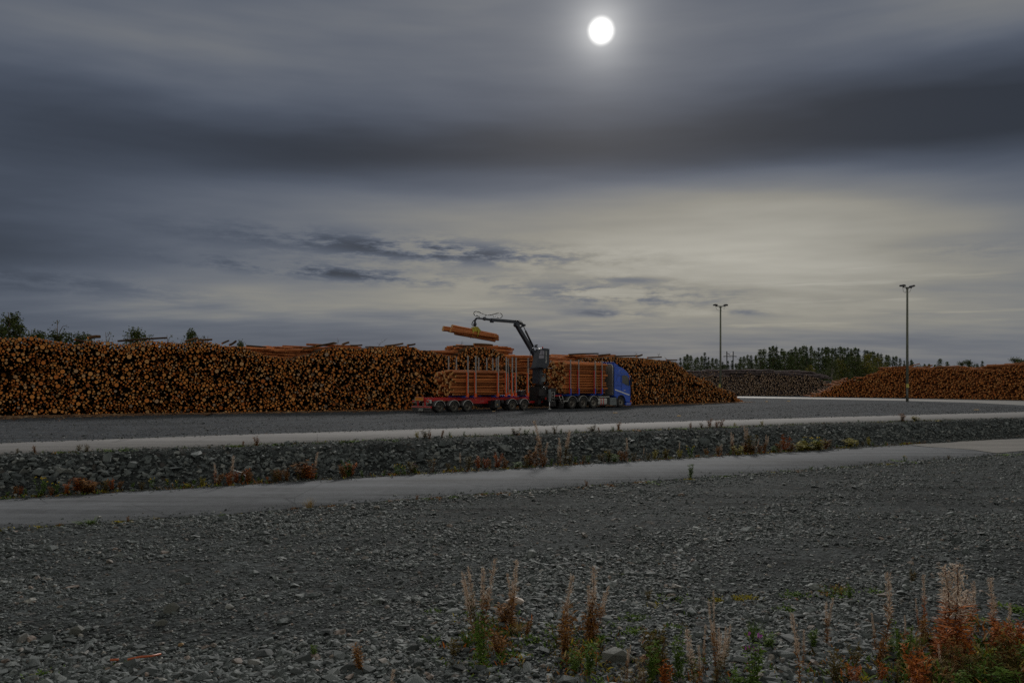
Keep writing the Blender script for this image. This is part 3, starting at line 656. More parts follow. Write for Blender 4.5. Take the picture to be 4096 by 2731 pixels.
# loose logs that stick out above the ridge (both ends read in the photograph, the depth is that of the ridge)
def ridge_log(a, b, r, label, back=(1.2, 1.6)):
    pts = []
    for (u, v), bk in zip((a, b), back):
        s = MAIN.s_of_u(u); x, y = MAIN.xy(s); pts.append(at(u, v, float(y)+bk))
    one_log(pts[0], pts[1], r, 'pile', label, 'loose logs on the ridge of the long pile')
for a, b, r, lab in [((470, 1364), (668, 1351), .07, 'long thin log lying across the ridge below two bushy treetops'),
                     ((300, 1358), (366, 1372), .09, 'short log slanting down the ridge left of the long thin one'),
                     ((352, 1352), (400, 1346), .12, 'thick log poking up beside the short slanting ridge log'),
                     ((740, 1366), (790, 1352), .08, 'log tilted upward on the ridge, right of the long thin one'),
                     ((790, 1360), (848, 1358), .08, 'dark log level on the ridge next to the tilted one'),
                     ((888, 1374), (915, 1362), .07, 'upper of two stub logs jutting up where the ridge drops'),
                     ((918, 1380), (944, 1364), .085, 'lower thick stub log jutting up where the ridge drops'),
                     ((985, 1383), (1065, 1389), .07, 'log lying on the first hump after the ridge drops'),
                     ((1210, 1395), (1346, 1372), .08, 'long log climbing to the hump left of the trailer'),
                     ((1262, 1384), (1338, 1370), .07, 'upper log of the pair climbing to the hump left of the trailer'),
                     ((1370, 1378), (1395, 1369), .09, 'stub log with a pale end on top of the hump left of the trailer'),
                     ((1400, 1382), (1448, 1380), .07, 'level log just right of the pale stub on the hump'),
                     ((1540, 1384), (1612, 1374), .08, 'log tilted up to the right on the hump nearest the trailer'),
                     ((1630, 1380), (1660, 1376), .08, 'short level log on the hump nearest the trailer'),
                     ((1895, 1376), (1970, 1380), .09, 'top log of the mound above the trailer load, under the grapple'),
                     ((1810, 1385), (1895, 1383), .075, 'log stretched out left of the mound top above the trailer load'),
                     ((2275, 1418), (2393, 1414), .075, 'long log along the ridge above the truck load'),
                     ((2390, 1422), (2440, 1417), .09, 'log tilted up on the ridge right above the blue cab'),
                     ((2455, 1425), (2560, 1422), .08, 'thin level log on the ridge right of the blue cab'),
                     ((2545, 1425), (2568, 1419), .10, 'stub log raised on the ridge further right of the blue cab'),
                     ((2590, 1430), (2646, 1428), .075, 'level log on the last flat stretch of the ridge'),
                     ((2665, 1440), (2708, 1440), .075, 'last level log before the ridge slopes to the ground'),
                     ((2815, 1513), (2853, 1503), .10, 'reddish log lying out over the sloping right end of the long pile'),
                     ((2640, 1580), (2688, 1617), .06, 'thin pale pole leaning on the sloping right end of the long pile'),
                     ((1312, 1598), (1394, 1640), .05, 'thin white birch pole leaning against the foot of the long pile')]:
    ridge_log(a, b, r, lab, (-.15, -.45) if b[1] > 1600 else (1.2, 1.6))

# the two far piles
GREY = Face([(2740, 1582.5), (3000, 1583), (3310, 1583.2), (3420, 1582.5)], [(2740, 1480), (2790, 1484), (2860, 1480), (2960, 1482), (3030, 1479), (3080, 1484), (3170, 1485), (3210, 1490), (3250, 1501), (3300, 1517), (3350, 1540), (3420, 1580)])
def big_radius(): return random.uniform(.10, .19)
def far_pile(face, name, label, mats, yaw0, ends, sd=.2, pit_sd=.05, Lr=(3.0, 4.6), heart=True, lm=.35):
    C = pack_pile(face.len, face.H, big_radius, 500); t, z, r = C[:, 0], C[:, 1], C[:, 2]*RNG.uniform(.72, .95, len(C)); x, y = face.xy(t); al, aw = face.dirs(t); n = len(t)
    lean = z*lm+np.abs(RNG.normal(0, .45, n)); yaw = RNG.normal(yaw0, sd, n); dd = aw*np.cos(yaw)[:, None]+al*np.sin(yaw)[:, None]; pit = RNG.normal(0, pit_sd, n)
    P0 = np.stack([x+aw[:, 0]*lean, y+aw[:, 1]*lean, z], 1); P1 = P0+np.concatenate([dd, pit[:, None]], 1)*RNG.uniform(*Lr, n)[:, None]
    tag(link(logs_obj(name, P0, P1, r, mats, 8)), label, 'log pile', kind='stuff')
    ss = np.arange(.5, face.len-.5, .8); x, y = face.xy(ss); al, aw = face.dirs(ss); h = np.array([max(.05, face.H(q)-.7) for q in ss]); ok = h > .5; x, y, al, aw, h = x[ok], y[ok], al[ok], aw[ok], h[ok]; k = len(x)
    V = np.concatenate([np.stack([x+aw[:, 0]*f0, y+aw[:, 1]*f0, zz], 1) for f0, zz in ((1.1, np.full(k, -.02)), (1.3+lm*h, h), (4.4, h), (4.4, np.full(k, -.02)))])
    i = np.arange(k-1); fs = np.concatenate([np.stack([q*k+i, q*k+i+1, ((q+1) % 4)*k+i+1, ((q+1) % 4)*k+i], 1) for q in range(4)])
    tag(link(bpy.data.objects.new(name+'_heart', np_mesh(name+'_heart', V, [fs], [mats[0]]))), 'packed inner logs of the '+label.split(',')[0], 'log pile', kind='stuff')
far_pile(GREY, 'weathered_log_pile', 'low grey weathered log pile in front of the pine forest, behind the left lamp post', [M['bark_grey'], M['end_grey']], .42, None, .22)
side_row('weathered_top_logs', 'grey weathered logs lying along the top of the far pile', GREY, 2760, 3270, [(2740, 1480), (2790, 1482), (2860, 1478), (2960, 1479), (3030, 1476), (3080, 1481), (3170, 1482), (3210, 1487), (3250, 1497), (3300, 1513), (3350, 1537), (3420, 1578)], 1.8, 3.9, [M['bark_grey'], M['end_grey']], 2.2, (.09, .16), .03, .3)
RIGHT = Face([(3240, 1588.5), (3420, 1588.8), (3700, 1593), (3900, 1597), (4096, 1600.5), (4350, 1605)], [(3240, 1586), (3290, 1567), (3350, 1538), (3390, 1514), (3430, 1503), (3470, 1490), (3510, 1471), (3545, 1466), (3640, 1472), (3700, 1474), (3800, 1468), (3850, 1475), (3950, 1478), (3990, 1464), (4040, 1456), (4096, 1452), (4350, 1448)])
far_pile(RIGHT, 'orange_log_pile', 'orange brown log pile behind the right lamp post, heaped up against the forest', [M['bark_right'], M['end_right']], .12, None, .22, .08)
side_row('orange_top_logs', 'rusty logs lying along the ridge of the right pile', RIGHT, 3520, 4300, [(3500, 1478), (3545, 1464), (3640, 1469), (3700, 1472), (3790, 1462), (3850, 1472), (3950, 1474), (3990, 1460), (4040, 1452), (4096, 1449), (4350, 1445)], 2.2, 4.2, [M['bark_right'], M['end_right']], 3.0, (.08, .15), .03, .28)

# bark and splinters littering the foot of the piles
M['litter'] = stone_mat('bark_litter', [(0, (.10, .045, .02)), (.5, (.20, .095, .045)), (.85, (.30, .17, .08)), (1, (.46, .32, .18))])
def litter():
    n = 15000; t = RNG.uniform(0, 1, n)**1.35*(MAIN.len-MAIN.s_of_u(-60))+MAIN.s_of_u(-60); x, y = MAIN.xy(t); al, aw = MAIN.dirs(t)
    wid = np.interp(t, [MAIN.s_of_u(0), MAIN.s_of_u(700), MAIN.s_of_u(1500), MAIN.len], [2.1, .9, .8, .7]); o = .35-np.abs(RNG.normal(0, 1, n))*wid
    far = RNG.random(n) < .06; o = np.where(far, o*2.6, o)
    pos = np.stack([x+aw[:, 0]*o, y+aw[:, 1]*o, np.full(n, .018)], 1); r = .06*np.exp(RNG.normal(0, .5, n)); scl = r[:, None]*np.stack([RNG.uniform(1, 3.6, n), RNG.uniform(.5, 1, n), RNG.uniform(.2, .5, n)], 1)
    x2 = RNG.uniform(55, 75, 900); 
    s2 = RNG.uniform(RIGHT.len*.45, RIGHT.len, 2200); xx, yy = RIGHT.xy(s2); al2, aw2 = RIGHT.dirs(s2); o2 = .4-np.abs(RNG.normal(0, .8, 2200)); pos2 = np.stack([xx+aw2[:, 0]*o2, yy+aw2[:, 1]*o2, np.full(2200, .03)], 1); scl2 = .09*np.stack([RNG.uniform(1, 3, 2200), RNG.uniform(.5, 1, 2200), RNG.uniform(.2, .5, 2200)], 1)
    pos = np.concatenate([pos, pos2]); scl = np.concatenate([scl, scl2])
    tag(link(bpy.data.objects.new('bark_litter', stones_mesh('bark_litter', pos, scl, rand_rot(len(pos), .12), M['litter'], SP[:6]))), 'red brown bark and splinters strewn along the foot of the piles', 'bark litter', kind='stuff')
litter()

# ------------------------------------------------------------------ timber truck and trailer
PSI = math.radians(42); TD = Vector((math.cos(PSI), math.sin(PSI), 0)); TN = Vector((-math.sin(PSI), math.cos(PSI), 0))
TR = Vector(((1760-2048)/F*58, 58, 0))           # contact point of the trailer's last wheel
def l2w(t, w, h): return TR+TD*t+TN*w+Vector((0, 0, h))
def z1(x, y): return 1640+x/3.2667, 1200+y/3.2667
def loc(u, v, w=0.0):
    """photo pixel -> (along, height) in the vertical plane w metres in from the rig's near side"""
    k = (u-2048)/F; b = TR+TN*w; t = (k*b.y-b.x)/(TD.x-k*TD.y); Y = b.y+t*TD.y
    return t, ZC-(v-VH)/F*Y
M['blue'] = pmat('truck_blue_paint', (.03, .11, .62), .32, .12, 3, spec=.5, dirt=(.06, .07, .12), dirt_amt=.25)
M['blue_steel'] = pmat('blue_painted_steel', (.025, .085, .50), .45, .15, 5, dirt=(.08, .07, .08), dirt_amt=.35)
M['red'] = pmat('red_frame_paint', (.52, .018, .022), .42, .2, 4, dirt=(.10, .05, .045), dirt_amt=.45)
M['orange'] = pmat('orange_red_paint', (.78, .11, .025), .5, .15, 5, dirt=(.22, .10, .06), dirt_amt=.3)
M['steel'] = pmat('galvanised_stake', (.34, .35, .37), .42, .15, 7, metal=.6, dirt=(.16, .13, .11), dirt_amt=.4)
M['alu'] = pmat('dull_aluminium', (.50, .50, .49), .38, .1, 5, metal=.7, dirt=(.2, .18, .16), dirt_amt=.35)
M['trim'] = pmat('bright_trim', (.72, .73, .74), .3, .05, 5, metal=.5)
M['board'] = pmat('headboard_mesh', (.22, .21, .205), .55, .15, 30, .4, 120, metal=.4)
M['dark'] = pmat('black_greasy_steel', (.018, .018, .022), .5, .3, 6, dirt=(.06, .05, .045), dirt_amt=.5)
M['crane'] = pmat('dark_blue_grey_crane', (.040, .048, .070), .42, .25, 4, dirt=(.075, .07, .07), dirt_amt=.35)
M['crane_plate'] = pmat('worn_grey_plate', (.16, .18, .20), .5, .2, 6)
M['rubber'] = pmat('tyre_rubber', (.028, .028, .030), .82, .25, 9, .3, 60, dirt=(.10, .095, .085), dirt_amt=.5)
M['rim'] = pmat('dusty_wheel_rim', (.20, .185, .165), .5, .25, 9, metal=.5)
M['hub'] = pmat('dark_hub', (.06, .05, .045), .6, .3, 12)
M['fender'] = pmat('dusty_black_plastic', (.055, .057, .063), .6, .2, 6, dirt=(.13, .12, .11), dirt_amt=.4)
M['glass'] = pmat('dark_cab_glass', (.012, .016, .018), .06, .2, 3, spec=.7)
M['white'] = pmat('white_lettering', (.80, .80, .78), .5, .05, 5)
M['lens_red'] = pmat('red_lamp_lens', (.55, .03, .02), .25, .1, 5)
M['lens_amber'] = pmat('amber_lamp_lens', (.75, .26, .03), .25, .1, 5)
M['sign'] = pmat('orange_marker_board', (.66, .24, .03), .5, .1, 8)
M['yellow'] = pmat('grapple_yellow', (.42, .36, .03), .5, .3, 7, dirt=(.06, .05, .03), dirt_amt=.6)
M['hose'] = pmat('hydraulic_hose', (.014, .014, .015), .45, .2, 10)
M['brass'] = pmat('strap_tan', (.34, .26, .14), .8, .2, 12)

rig_q = Matrix.Rotation(PSI, 4, 'Z')
def rig_root(name, off, label, cat):
    o = empty(name, l2w(*off), PSI); tag(o, label, cat); return o
TO, RO = (17.0, 1.25, 0.0), (4.5, 1.25, 0.0)
truck = rig_root('log_truck', TO, 'blue timber truck with loader crane, parked nose right before the log pile', 'truck')
trailer = rig_root('log_trailer', RO, 'red framed five axle timber trailer with bare steel stakes behind the blue truck', 'trailer')
def TB(): return MB(TO)
def RB(): return MB(RO)

def wheel(parent, off, t, w0, width, R, rimr, side, label=None, studs=False):
    """tyre with its rim and hub; side -1 = outer face towards the camera"""
    c = (t, w0+width/2, R); h = width/2; mb = MB(off)
    sw = [(rimr, -h*.82), (rimr*1.12, -h*.96), (R*.86, -h), (R*.955, -h*.93), (R, -h*.72), (R*.99, -h*.3), (R*.99, h*.3), (R, h*.72), (R*.955, h*.93), (R*.86, h), (rimr*1.12, h*.96), (rimr, h*.82), (rimr, -h*.82)]
    mb.lathe_y(c, sw, 32)
    wh = mb.build('wheel', M['rubber'], parent)
    mb = MB(off); s = -1
    y0 = -h*.80 if side < 0 else h*.80; sg = -1 if side < 0 else 1
    mb.lathe_y(c, [(rimr*1.03, y0), (rimr*1.0, y0+sg*.015), (rimr*.92, y0-sg*.01), (rimr*.80, y0-sg*.09), (rimr*.62, y0-sg*.10), (rimr*.48, y0-sg*.04), (rimr*.46, y0-sg*.04)], 28)
    ri = mb.build('rim', M['rim'], wh)
    mb = MB(off); mb.lathe_y(c, [(rimr*.50, y0-sg*.05), (rimr*.42, y0-sg*.02), (rimr*.30, y0+sg*.02), (0.001, y0+sg*.025)], 18)
    mb.build('hub', M['hub'], wh)
    mb = MB(off)
    for k in range(10):
        a = 2*math.pi*k/10; rr = rimr*.71; p = (c[0]+rr*math.cos(a), c[1]+y0-sg*.11, c[2]+rr*math.sin(a)); q = (p[0], c[1]+y0-sg*.07, p[2])
        mb.cyl(p, q, .028 if studs else .045, n=8)
    mb.build('wheel_nuts', M['alu'] if studs else M['dark'], wh)
    return wh
def fender(parent, off, t, w0, w1, R, a0=8, a1=172, trim=True):
    mb = MB(off); n = 18; A = [math.radians(a0+(a1-a0)*i/n) for i in range(n+1)]; cz = R*.98; Ro = R*1.24; Ri = Ro-.035
    vs = []
    for a in A:
        for r in (Ri, Ro):
            for w in (w0, w1): vs.append((t+r*math.cos(a), w, cz+r*math.sin(a)))
    fs = []
    for i in range(n):
        b = i*4; fs += [(b, b+4, b+5, b+1), (b+2, b+3, b+7, b+6), (b, b+2, b+6, b+4), (b+1, b+5, b+7, b+3)]
    fs += [(0, 1, 3, 2), (n*4, n*4+2, n*4+3, n*4+1)]
    mb._put(vs, fs, True)
    f = mb.build('fender', M['fender'], parent)
    if trim:
        mb = MB(off); mb.tube([(t+(Ro-.005)*math.cos(a), w0-.008, cz+(Ro-.005)*math.sin(a)) for a in A], .016, 5); mb.build('edge_trim', M['trim'], f)
    return f
def text_mesh(name, body, size, mat, parent, mtx, shear=0.0, extrude=.004):
    cu = bpy.data.curves.new(name, 'FONT'); cu.body = body; cu.size = size; cu.extrude = extrude; cu.shear = shear; cu.align_x = 'LEFT'
    tmp = bpy.data.objects.new(name, cu); me = bpy.data.meshes.new_from_object(tmp); bpy.data.objects.remove(tmp)
    me.materials.clear(); me.materials.append(mat); o = link(bpy.data.objects.new(name, me), parent); o.matrix_local = mtx; return o
def stake_pair(parent, off, t, h0, h1, strip_mat, strip_top, boot=None, bar_mat=None, w1=2.42):
    for w, nm in ((0.0, 'stake'), (w1, 'stake')):
        mb = MB(off); mb.beam((t, w+.05, h0), (t, w+.05+.02*(1 if w > 1 else -1), h1), .10, .085, (0, 1, 0), .075, .07)
        st = mb.build(nm, M['steel'], parent)
        mb = MB(off); mb.box(t-.105, t-.056, w+.0, w+.095, h0, strip_top); mb.build('stake_strip', strip_mat, st)
        if boot:
            mb = MB(off); mb.box(t-.065, t+.07, w-.03, w+.125, h0-.1, h0+.46); mb.build('stake_boot', boot, st)
        else:
            mb = MB(off); mb.prism([(t-.16, h0-.12), (t+.07, h0-.12), (t+.07, h0+.16), (t-.05, h0+.16)], w-.012, w+.11); mb.build('stake_boot', strip_mat, st)
    mb = MB(off); mb.box(t-.09, t+.09, .13, w1-.03, h0-.18, h0-.02); mb.build('bunk', bar_mat, parent)

# ---- trailer
for i, t in enumerate((0.0, 1.36, 2.68)):
    for side in (-1, 1):
        w0 = .0 if side < 0 else 2.5-.34; wheel(trailer, RO, t, w0, .34, .41, .235, side); fender(trailer, RO, t, w0-.01, w0+.42 if side < 0 else w0+.35, .41)
for t in (7.31, 8.64):
    for side in (-1, 1):
        w0 = .0 if side < 0 else 2.5-.34; wheel(trailer, RO, t, w0, .34, .425, .24, side); fender(trailer, RO, t, w0-.01, w0+.42 if side < 0 else w0+.35, .425)
mb = RB()
for w in (.82, 1.54): mb.box(-.75, 9.9, w, w+.14, .86, 1.12)
for t in (-.6, .7, 2.0, 4.2, 6.1, 8.0, 9.6): mb.box(t-.06, t+.06, .97, 1.53, .9, 1.08)
ch = mb.build('chassis', M['red'], trailer)
mb = RB(); mb.prism([(3.4, .60), (5.6, .60), (6.3, .85), (6.3, .95), (3.1, .95), (3.1, .82)], .70, .80); sk = mb.build('side_plate', M['red'], trailer)
text_mesh('lettering', 'JYKI', .24, M['white'], sk, Matrix.Translation((4.45-RO[0], .693-RO[1], .70))@Matrix.Rotation(math.pi/2, 4, 'X'))
sk.children[0].data.materials[0] = pmat('faded_lettering', (.50, .16, .16), .6, .1, 9)
mb = RB(); mb.box(9.6, 12.9, 1.17, 1.33, .56, .70); mb.box(9.0, 9.9, .9, 1.6, .5, .84); mb.build('drawbar', M['red'], trailer)
mb = RB()
for t in (0.0, 1.36, 2.68, 7.31, 8.64): mb.cyl((t, .35, .41), (t, 2.15, .41), .07, n=10); mb.box(t-.12, t+.12, .78, .98, .45, .86); mb.box(t-.12, t+.12, 1.5, 1.7, .45, .86)
mb.box(5.3, 6.2, .35, 2.1, .25, .82); mb.box(3.7, 5.0, 1.0, 1.5, .42, .82)
mb.build('axles', M['dark'], trailer)
mb = RB(); mb.box(-.86, -.74, .02, 2.48, .36, .49); bp = mb.build('rear_bumper', M['red'], trailer)
mb = RB(); mb.box(-.875, -.862, .02, 2.48, .463, .487); mb.box(-.875, -.862, .02, 2.48, .363, .385); mb.build('bumper_trim', M['trim'], bp)
mb = RB(); mb.box(-.80, -.785, .03, 2.47, .09, .355); mf = mb.build('mudflap', M['fender'], trailer)
mb = RB()
for k in range(5):
    w = 1.55-.12*k; pts = [(-.812, w, .33), (-.812, w+.0, .24), (-.812, w+.045, .17), (-.812, w+.10, .12)]
    for a, b in zip(pts, pts[1:]): mb.beam(a, b, .03, .012, (1, 0, 0))
mb.build('logo_strokes', M['white'], mf)
mb = RB(); mb.box(-.80, -.72, .95, 2.1, .86, 1.16); rc = mb.build('rear_beam', M['red'], trailer)
for w in (.80, 1.70):
    mb = RB(); mb.box(-.80, -.72, w, w+.10, .49, .87); mb.build('bumper_post', M['red'], trailer)
mb = RB(); mb.box(-.83, -.802, 1.0, 2.06, .90, 1.13); sg_ = mb.build('marker_board', M['sign'], trailer)
mb = RB()
for a in ((1.0, 2.06, 1.112, 1.135), (1.0, 2.06, .895, .918), (.99, 1.02, .918, 1.112), (2.04, 2.07, .918, 1.112)): mb.box(-.838, -.829, *a)
mb.build('board_border', pmat('pale_border', (.62, .52, .30), .5, .1, 6), sg_)
for w0 in (.15, 2.0):
    mb = RB(); mb.box(-.80, -.66, w0, w0+.46, .71, .96); lb = mb.build('lamp_box', M['alu'], trailer)
    for q in (.22, .36):
        mb = RB(); mb.cyl((-.802, w0+q, .835), (-.825, w0+q, .835), .062, n=14); mb.build('tail_lamp', M['lens_red'], lb)
mb = RB(); mb.cyl((-.5, 1.3, .62), (-.05, 1.3, .62), .16, n=14); mb.box(-.55, -.52, 1.08, 1.5, .5, .72); mb.build('air_tank', M['alu'], trailer)
mb = RB(); mb.box(5.42, 5.95, -.02, .02, .30, .84); mb.box(5.42, 5.97, -.03, .45, .84, .87); bx_ = mb.build('side_flap', M['fender'], trailer)
mb = RB(); mb.cyl((5.66, -.022, .52), (5.66, -.03, .52), .07, n=12); mb.build('flap_badge', M['brass'], bx_)
for t in (.7, 4.0, 7.98):
    mb = RB(); mb.box(t-.05, t+.05, .66, .70, .90, .95); mb.build('marker_lamp', M['lens_amber'], trailer)
for t in (2.70, 3.48, 5.80, 6.66, 7.32, 7.72, 9.08): stake_pair(trailer, RO, t, 1.26, 4.32, M['orange'], 3.05, None, M['blue_steel'])
mb = RB(); mb.box(8.45, 9.0, .25, .9, 1.2, 1.62); mb.build('tool_chest', M['dark'], trailer)

# ---- truck
for t in (14.35, 15.76):
    wheel(truck, TO, t, .0, .58, .51, .285, -1); wheel(truck, TO, t, 1.92, .58, .51, .285, 1)
    fender(truck, TO, t, -.01, .62, .51); fender(truck, TO, t, 1.9, 2.51, .51)
for t in (17.14,): 
    wheel(truck, TO, t, .0, .36, .50, .285, -1, studs=True); wheel(truck, TO, t, 2.14, .36, .50, .285, 1, studs=True); fender(truck, TO, t, -.01, .5, .50); fender(truck, TO, t, 2.0, 2.51, .50)
wheel(truck, TO, 20.92, .03, .34, .50, .285, -1, studs=True); wheel(truck, TO, 20.92, 2.13, .34, .50, .285, 1, studs=True)
mb = TB()
for w in (.80, 1.58): mb.box(10.9, 21.6, w, w+.12, .78, 1.06)
for t in (11.2, 13.2, 15.0, 16.6, 18.4): mb.box(t-.07, t+.07, .92, 1.58, .82, 1.02)
for t in (14.35, 15.76, 17.14, 20.92): mb.cyl((t, .3, .5), (t, 2.2, .5), .1, n=10); mb.box(t-.2, t+.2, 1.05, 1.45, .32, .72)
mb.box(18.2, 20.2, .9, 1.6, .35, .8); mb.build('chassis', M['dark'], truck)
mb = TB(); mb.box(13.0, 19.7, .55, 1.95, 1.065, 1.10); mb.build('deck_rail', M['dark'], truck)
mb = TB(); mb.box(12.3, 13.6, .60, .74, 1.10, 1.20); mb.box(12.3, 13.3, 1.8, 1.94, 1.10, 1.20); mb.box(12.35, 12.5, .5, 2.0, 1.0, 1.09); mb.build('rear_frame', M['red'], truck)
for t in (14.14, 15.17, 17.31, 18.25): stake_pair(truck, TO, t, 1.30, 4.28, M['red'], 3.4, M['blue_steel'], M['blue_steel'])
mb = TB(); mb.box(13.25, 13.28, .02, .60, .12, .66); mb.build('mudflap', M['fender'], truck)
mb = TB(); mb.box(13.2, 13.75, .0, .6, .64, .70); mb.build('rear_step', M['alu'], truck)
# headboard
mb = TB(); c = .28; w0, w1, h0, h1 = .0, 2.42, 1.14, 4.0
prof = [(w0, h0), (w1, h0), (w1, h1-c)]+[(w1-c+c*math.cos(a), h1-c+c*math.sin(a)) for a in np.linspace(.3, 1.57, 5)]+[(w0+c+c*math.cos(a), h1-c+c*math.sin(a)) for a in np.linspace(1.57, 3.0, 5)]+[(w0, h1-c)]
n = len(prof); mb._put([(19.70, w, h) for w, h in prof]+[(19.76, w, h) for w, h in prof], [tuple(range(n)), tuple(range(2*n-1, n-1, -1))]+[(i, n+i, n+(i+1) % n, (i+1) % n) for i in range(n)])
hb = mb.build('headboard', M['board'], truck)
mb = TB(); mb.tube([(19.695, w, h) for w, h in prof[2:]+[prof[0]]], .02, 6); mb.tube([(19.695, w, h) for w, h in [prof[1], prof[2]]], .02, 6); mb.build('board_trim', M['trim'], hb)
# tanks, boxes
def rounded(t0, t1, h0, h1, c, seg=5):
    P = []
    for (ct, chh, a0) in ((t1-c, h1-c, 0), (t0+c, h1-c, 90), (t0+c, h0+c, 180), (t1-c, h0+c, 270)):
        for i in range(seg+1): a = math.radians(a0+90*i/seg); P.append((ct+c*math.cos(a), chh+c*math.sin(a)))
    return P
mb = TB(); P = [(w, h) for w, h in rounded(.02, .66, .22, .90, .16)]; k = len(P)
mb._put([(17.72, w, h) for w, h in P]+[(18.92, w, h) for w, h in P], [tuple(range(k)), tuple(range(2*k-1, k-1, -1))]+[(i, k+i, k+(i+1) % k, (i+1) % k) for i in range(k)])
tank = mb.build('fuel_tank', M['alu'], truck)
for t in (18.08, 18.42):
    mb = TB(); P2 = [(w, h) for w, h in rounded(.008, .672, .208, .912, .165)]
    mb._put([(t, w, h) for w, h in P2]+[(t+.075, w, h) for w, h in P2], [tuple(range(k)), tuple(range(2*k-1, k-1, -1))]+[(i, k+i, k+(i+1) % k, (i+1) % k) for i in range(k)]); mb.build('tank_strap', M['red'], tank)
mb = TB(); mb.prism([(17.65, 1.04), (19.3, 1.04), (19.25, .96), (17.9, .96)], .02, .7); mb.build('walkway', M['alu'], truck)
mb = TB(); mb.box(18.96, 19.3, .08, .6, .26, .9)
for h in (.38, .5, .62, .74): mb.box(18.95, 19.31, .06, .079, h, h+.05)
mb.build('silencer', M['dark'], truck)
mb = TB(); mb.prism(rounded(19.36, 20.24, .24, .92, .08), .03, .6); ab = mb.build('battery_box', pmat('grey_box', (.17, .20, .22), .45, .12, 4, dirt=(.12, .11, .1), dirt_amt=.3), truck)
mb = TB()
for h in (.45, .60, .76): mb.box(19.42, 20.18, .02, .029, h, h+.012)
mb.build('panel_seams', M['dark'], ab)
# cab
arch = [(20.92+.63*math.cos(a), .50+.63*math.sin(a)) for a in [math.radians(x) for x in range(168, 14, -14)]]
prof = [(19.98, 1.02), (20.25, .98)]+arch+[(21.60, .50), (22.16, .46), (22.30, .8), (22.32, 1.6), (22.24, 2.35), (22.10, 3.0), (21.98, 3.18), (21.70, 3.36), (21.30, 3.60), (20.95, 3.72), (20.5, 3.79), (19.98, 3.80)]
def inset(pf, d):
    out = []; n = len(pf)
    for i in range(n):
        p0, p1, p2 = Vector(pf[i-1]), Vector(pf[i]), Vector(pf[(i+1) % n]); e1 = (p1-p0).normalized(); e2 = (p2-p1).normalized()
        nn = (Vector((-e1.y, e1.x))+Vector((-e2.y, e2.x))); nn = nn.normalized() if nn.length > 1e-6 else Vector((-e1.y, e1.x)); out.append(tuple(p1+nn*d))
    return out
pin = inset(prof, .05); n = len(prof); mb = TB()
rings = [(.02, pin), (.07, prof), (2.43, prof), (2.48, pin)]; vs = []
for w, pf in rings: vs += [(t, w, h) for t, h in pf]
fs = [tuple(range(n)), tuple(range(4*n-1, 3*n-1, -1))]
for r in range(3): fs += [(r*n+i, (r+1)*n+i, (r+1)*n+(i+1) % n, r*n+(i+1) % n) for i in range(n)]
mb._put(vs, fs); cab = mb.build('cab', M['blue'], truck)
def side_panel(name, pts, mat, parent, w=.008, th=.012):
    mb = TB(); mb.prism(pts, w, w+th); return mb.build(name, mat, parent)
for mirror in (0, 1):
    W_ = .008 if not mirror else 2.48
    win = side_panel('side_window', [(21.05, 2.93), (21.45, 3.02), (21.85, 2.86), (22.06, 2.66), (22.12, 2.05), (22.04, 1.98), (21.06, 2.26)], M['glass'], cab, W_)
mb = TB(); mb._put([(22.34, .18, 2.05), (22.34, 2.32, 2.05), (22.16, 2.25, 2.98), (22.16, .25, 2.98), (22.30, .18, 2.05), (22.30, 2.32, 2.05), (22.10, 2.25, 2.98), (22.10, .25, 2.98)], [(0, 1, 2, 3), (7, 6, 5, 4), (0, 4, 5, 1), (1, 5, 6, 2), (2, 6, 7, 3), (3, 7, 4, 0)]); mb.build('windscreen', M['glass'], cab)
def seam(a, b, w=.014): 
    mb = TB(); mb.beam((a[0], .013, a[1]), (b[0], .013, b[1]), .012, w, (0, 1, 0)); return mb
mb = TB()
for a, b in [((19.98, 3.06), (21.0, 2.98)), ((21.0, 2.98), (22.1, 2.96)), ((20.95, 2.98), (20.95, 1.35)), ((20.02, 2.02), (20.95, 2.02)), ((20.02, 1.36), (21.0, 1.33)), ((20.2, 2.5), (20.35, 2.9)), ((20.35, 2.9), (20.88, 2.9)), ((20.88, 2.9), (20.88, 2.3)), ((20.2, 2.5), (20.18, 2.42)), ((22.18, .9), (22.2, 1.7))]:
    mb.beam((a[0], .014, a[1]), (b[0], .014, b[1]), .014, .016, (0, 1, 0))
mb.build('panel_gaps', M['dark'], cab)
mb = TB(); mb.beam((20.02, .013, 2.47), (22.02, .013, 1.93), .02, .022, (0, 1, 0)); mb.build('crease_line', pmat('light_blue_edge', (.10, .18, .55), .35), cab)
side_panel('white_stripe', [(20.02, 1.70), (20.02, 1.60), (21.0, 1.36), (22.1, 1.08), (22.1, 1.18), (21.0, 1.46)], M['white'], cab, .004)
mb = TB(); mb.box(21.25, 21.5, -.012, .012, 1.55, 1.60); mb.build('door_handle', M['trim'], cab)
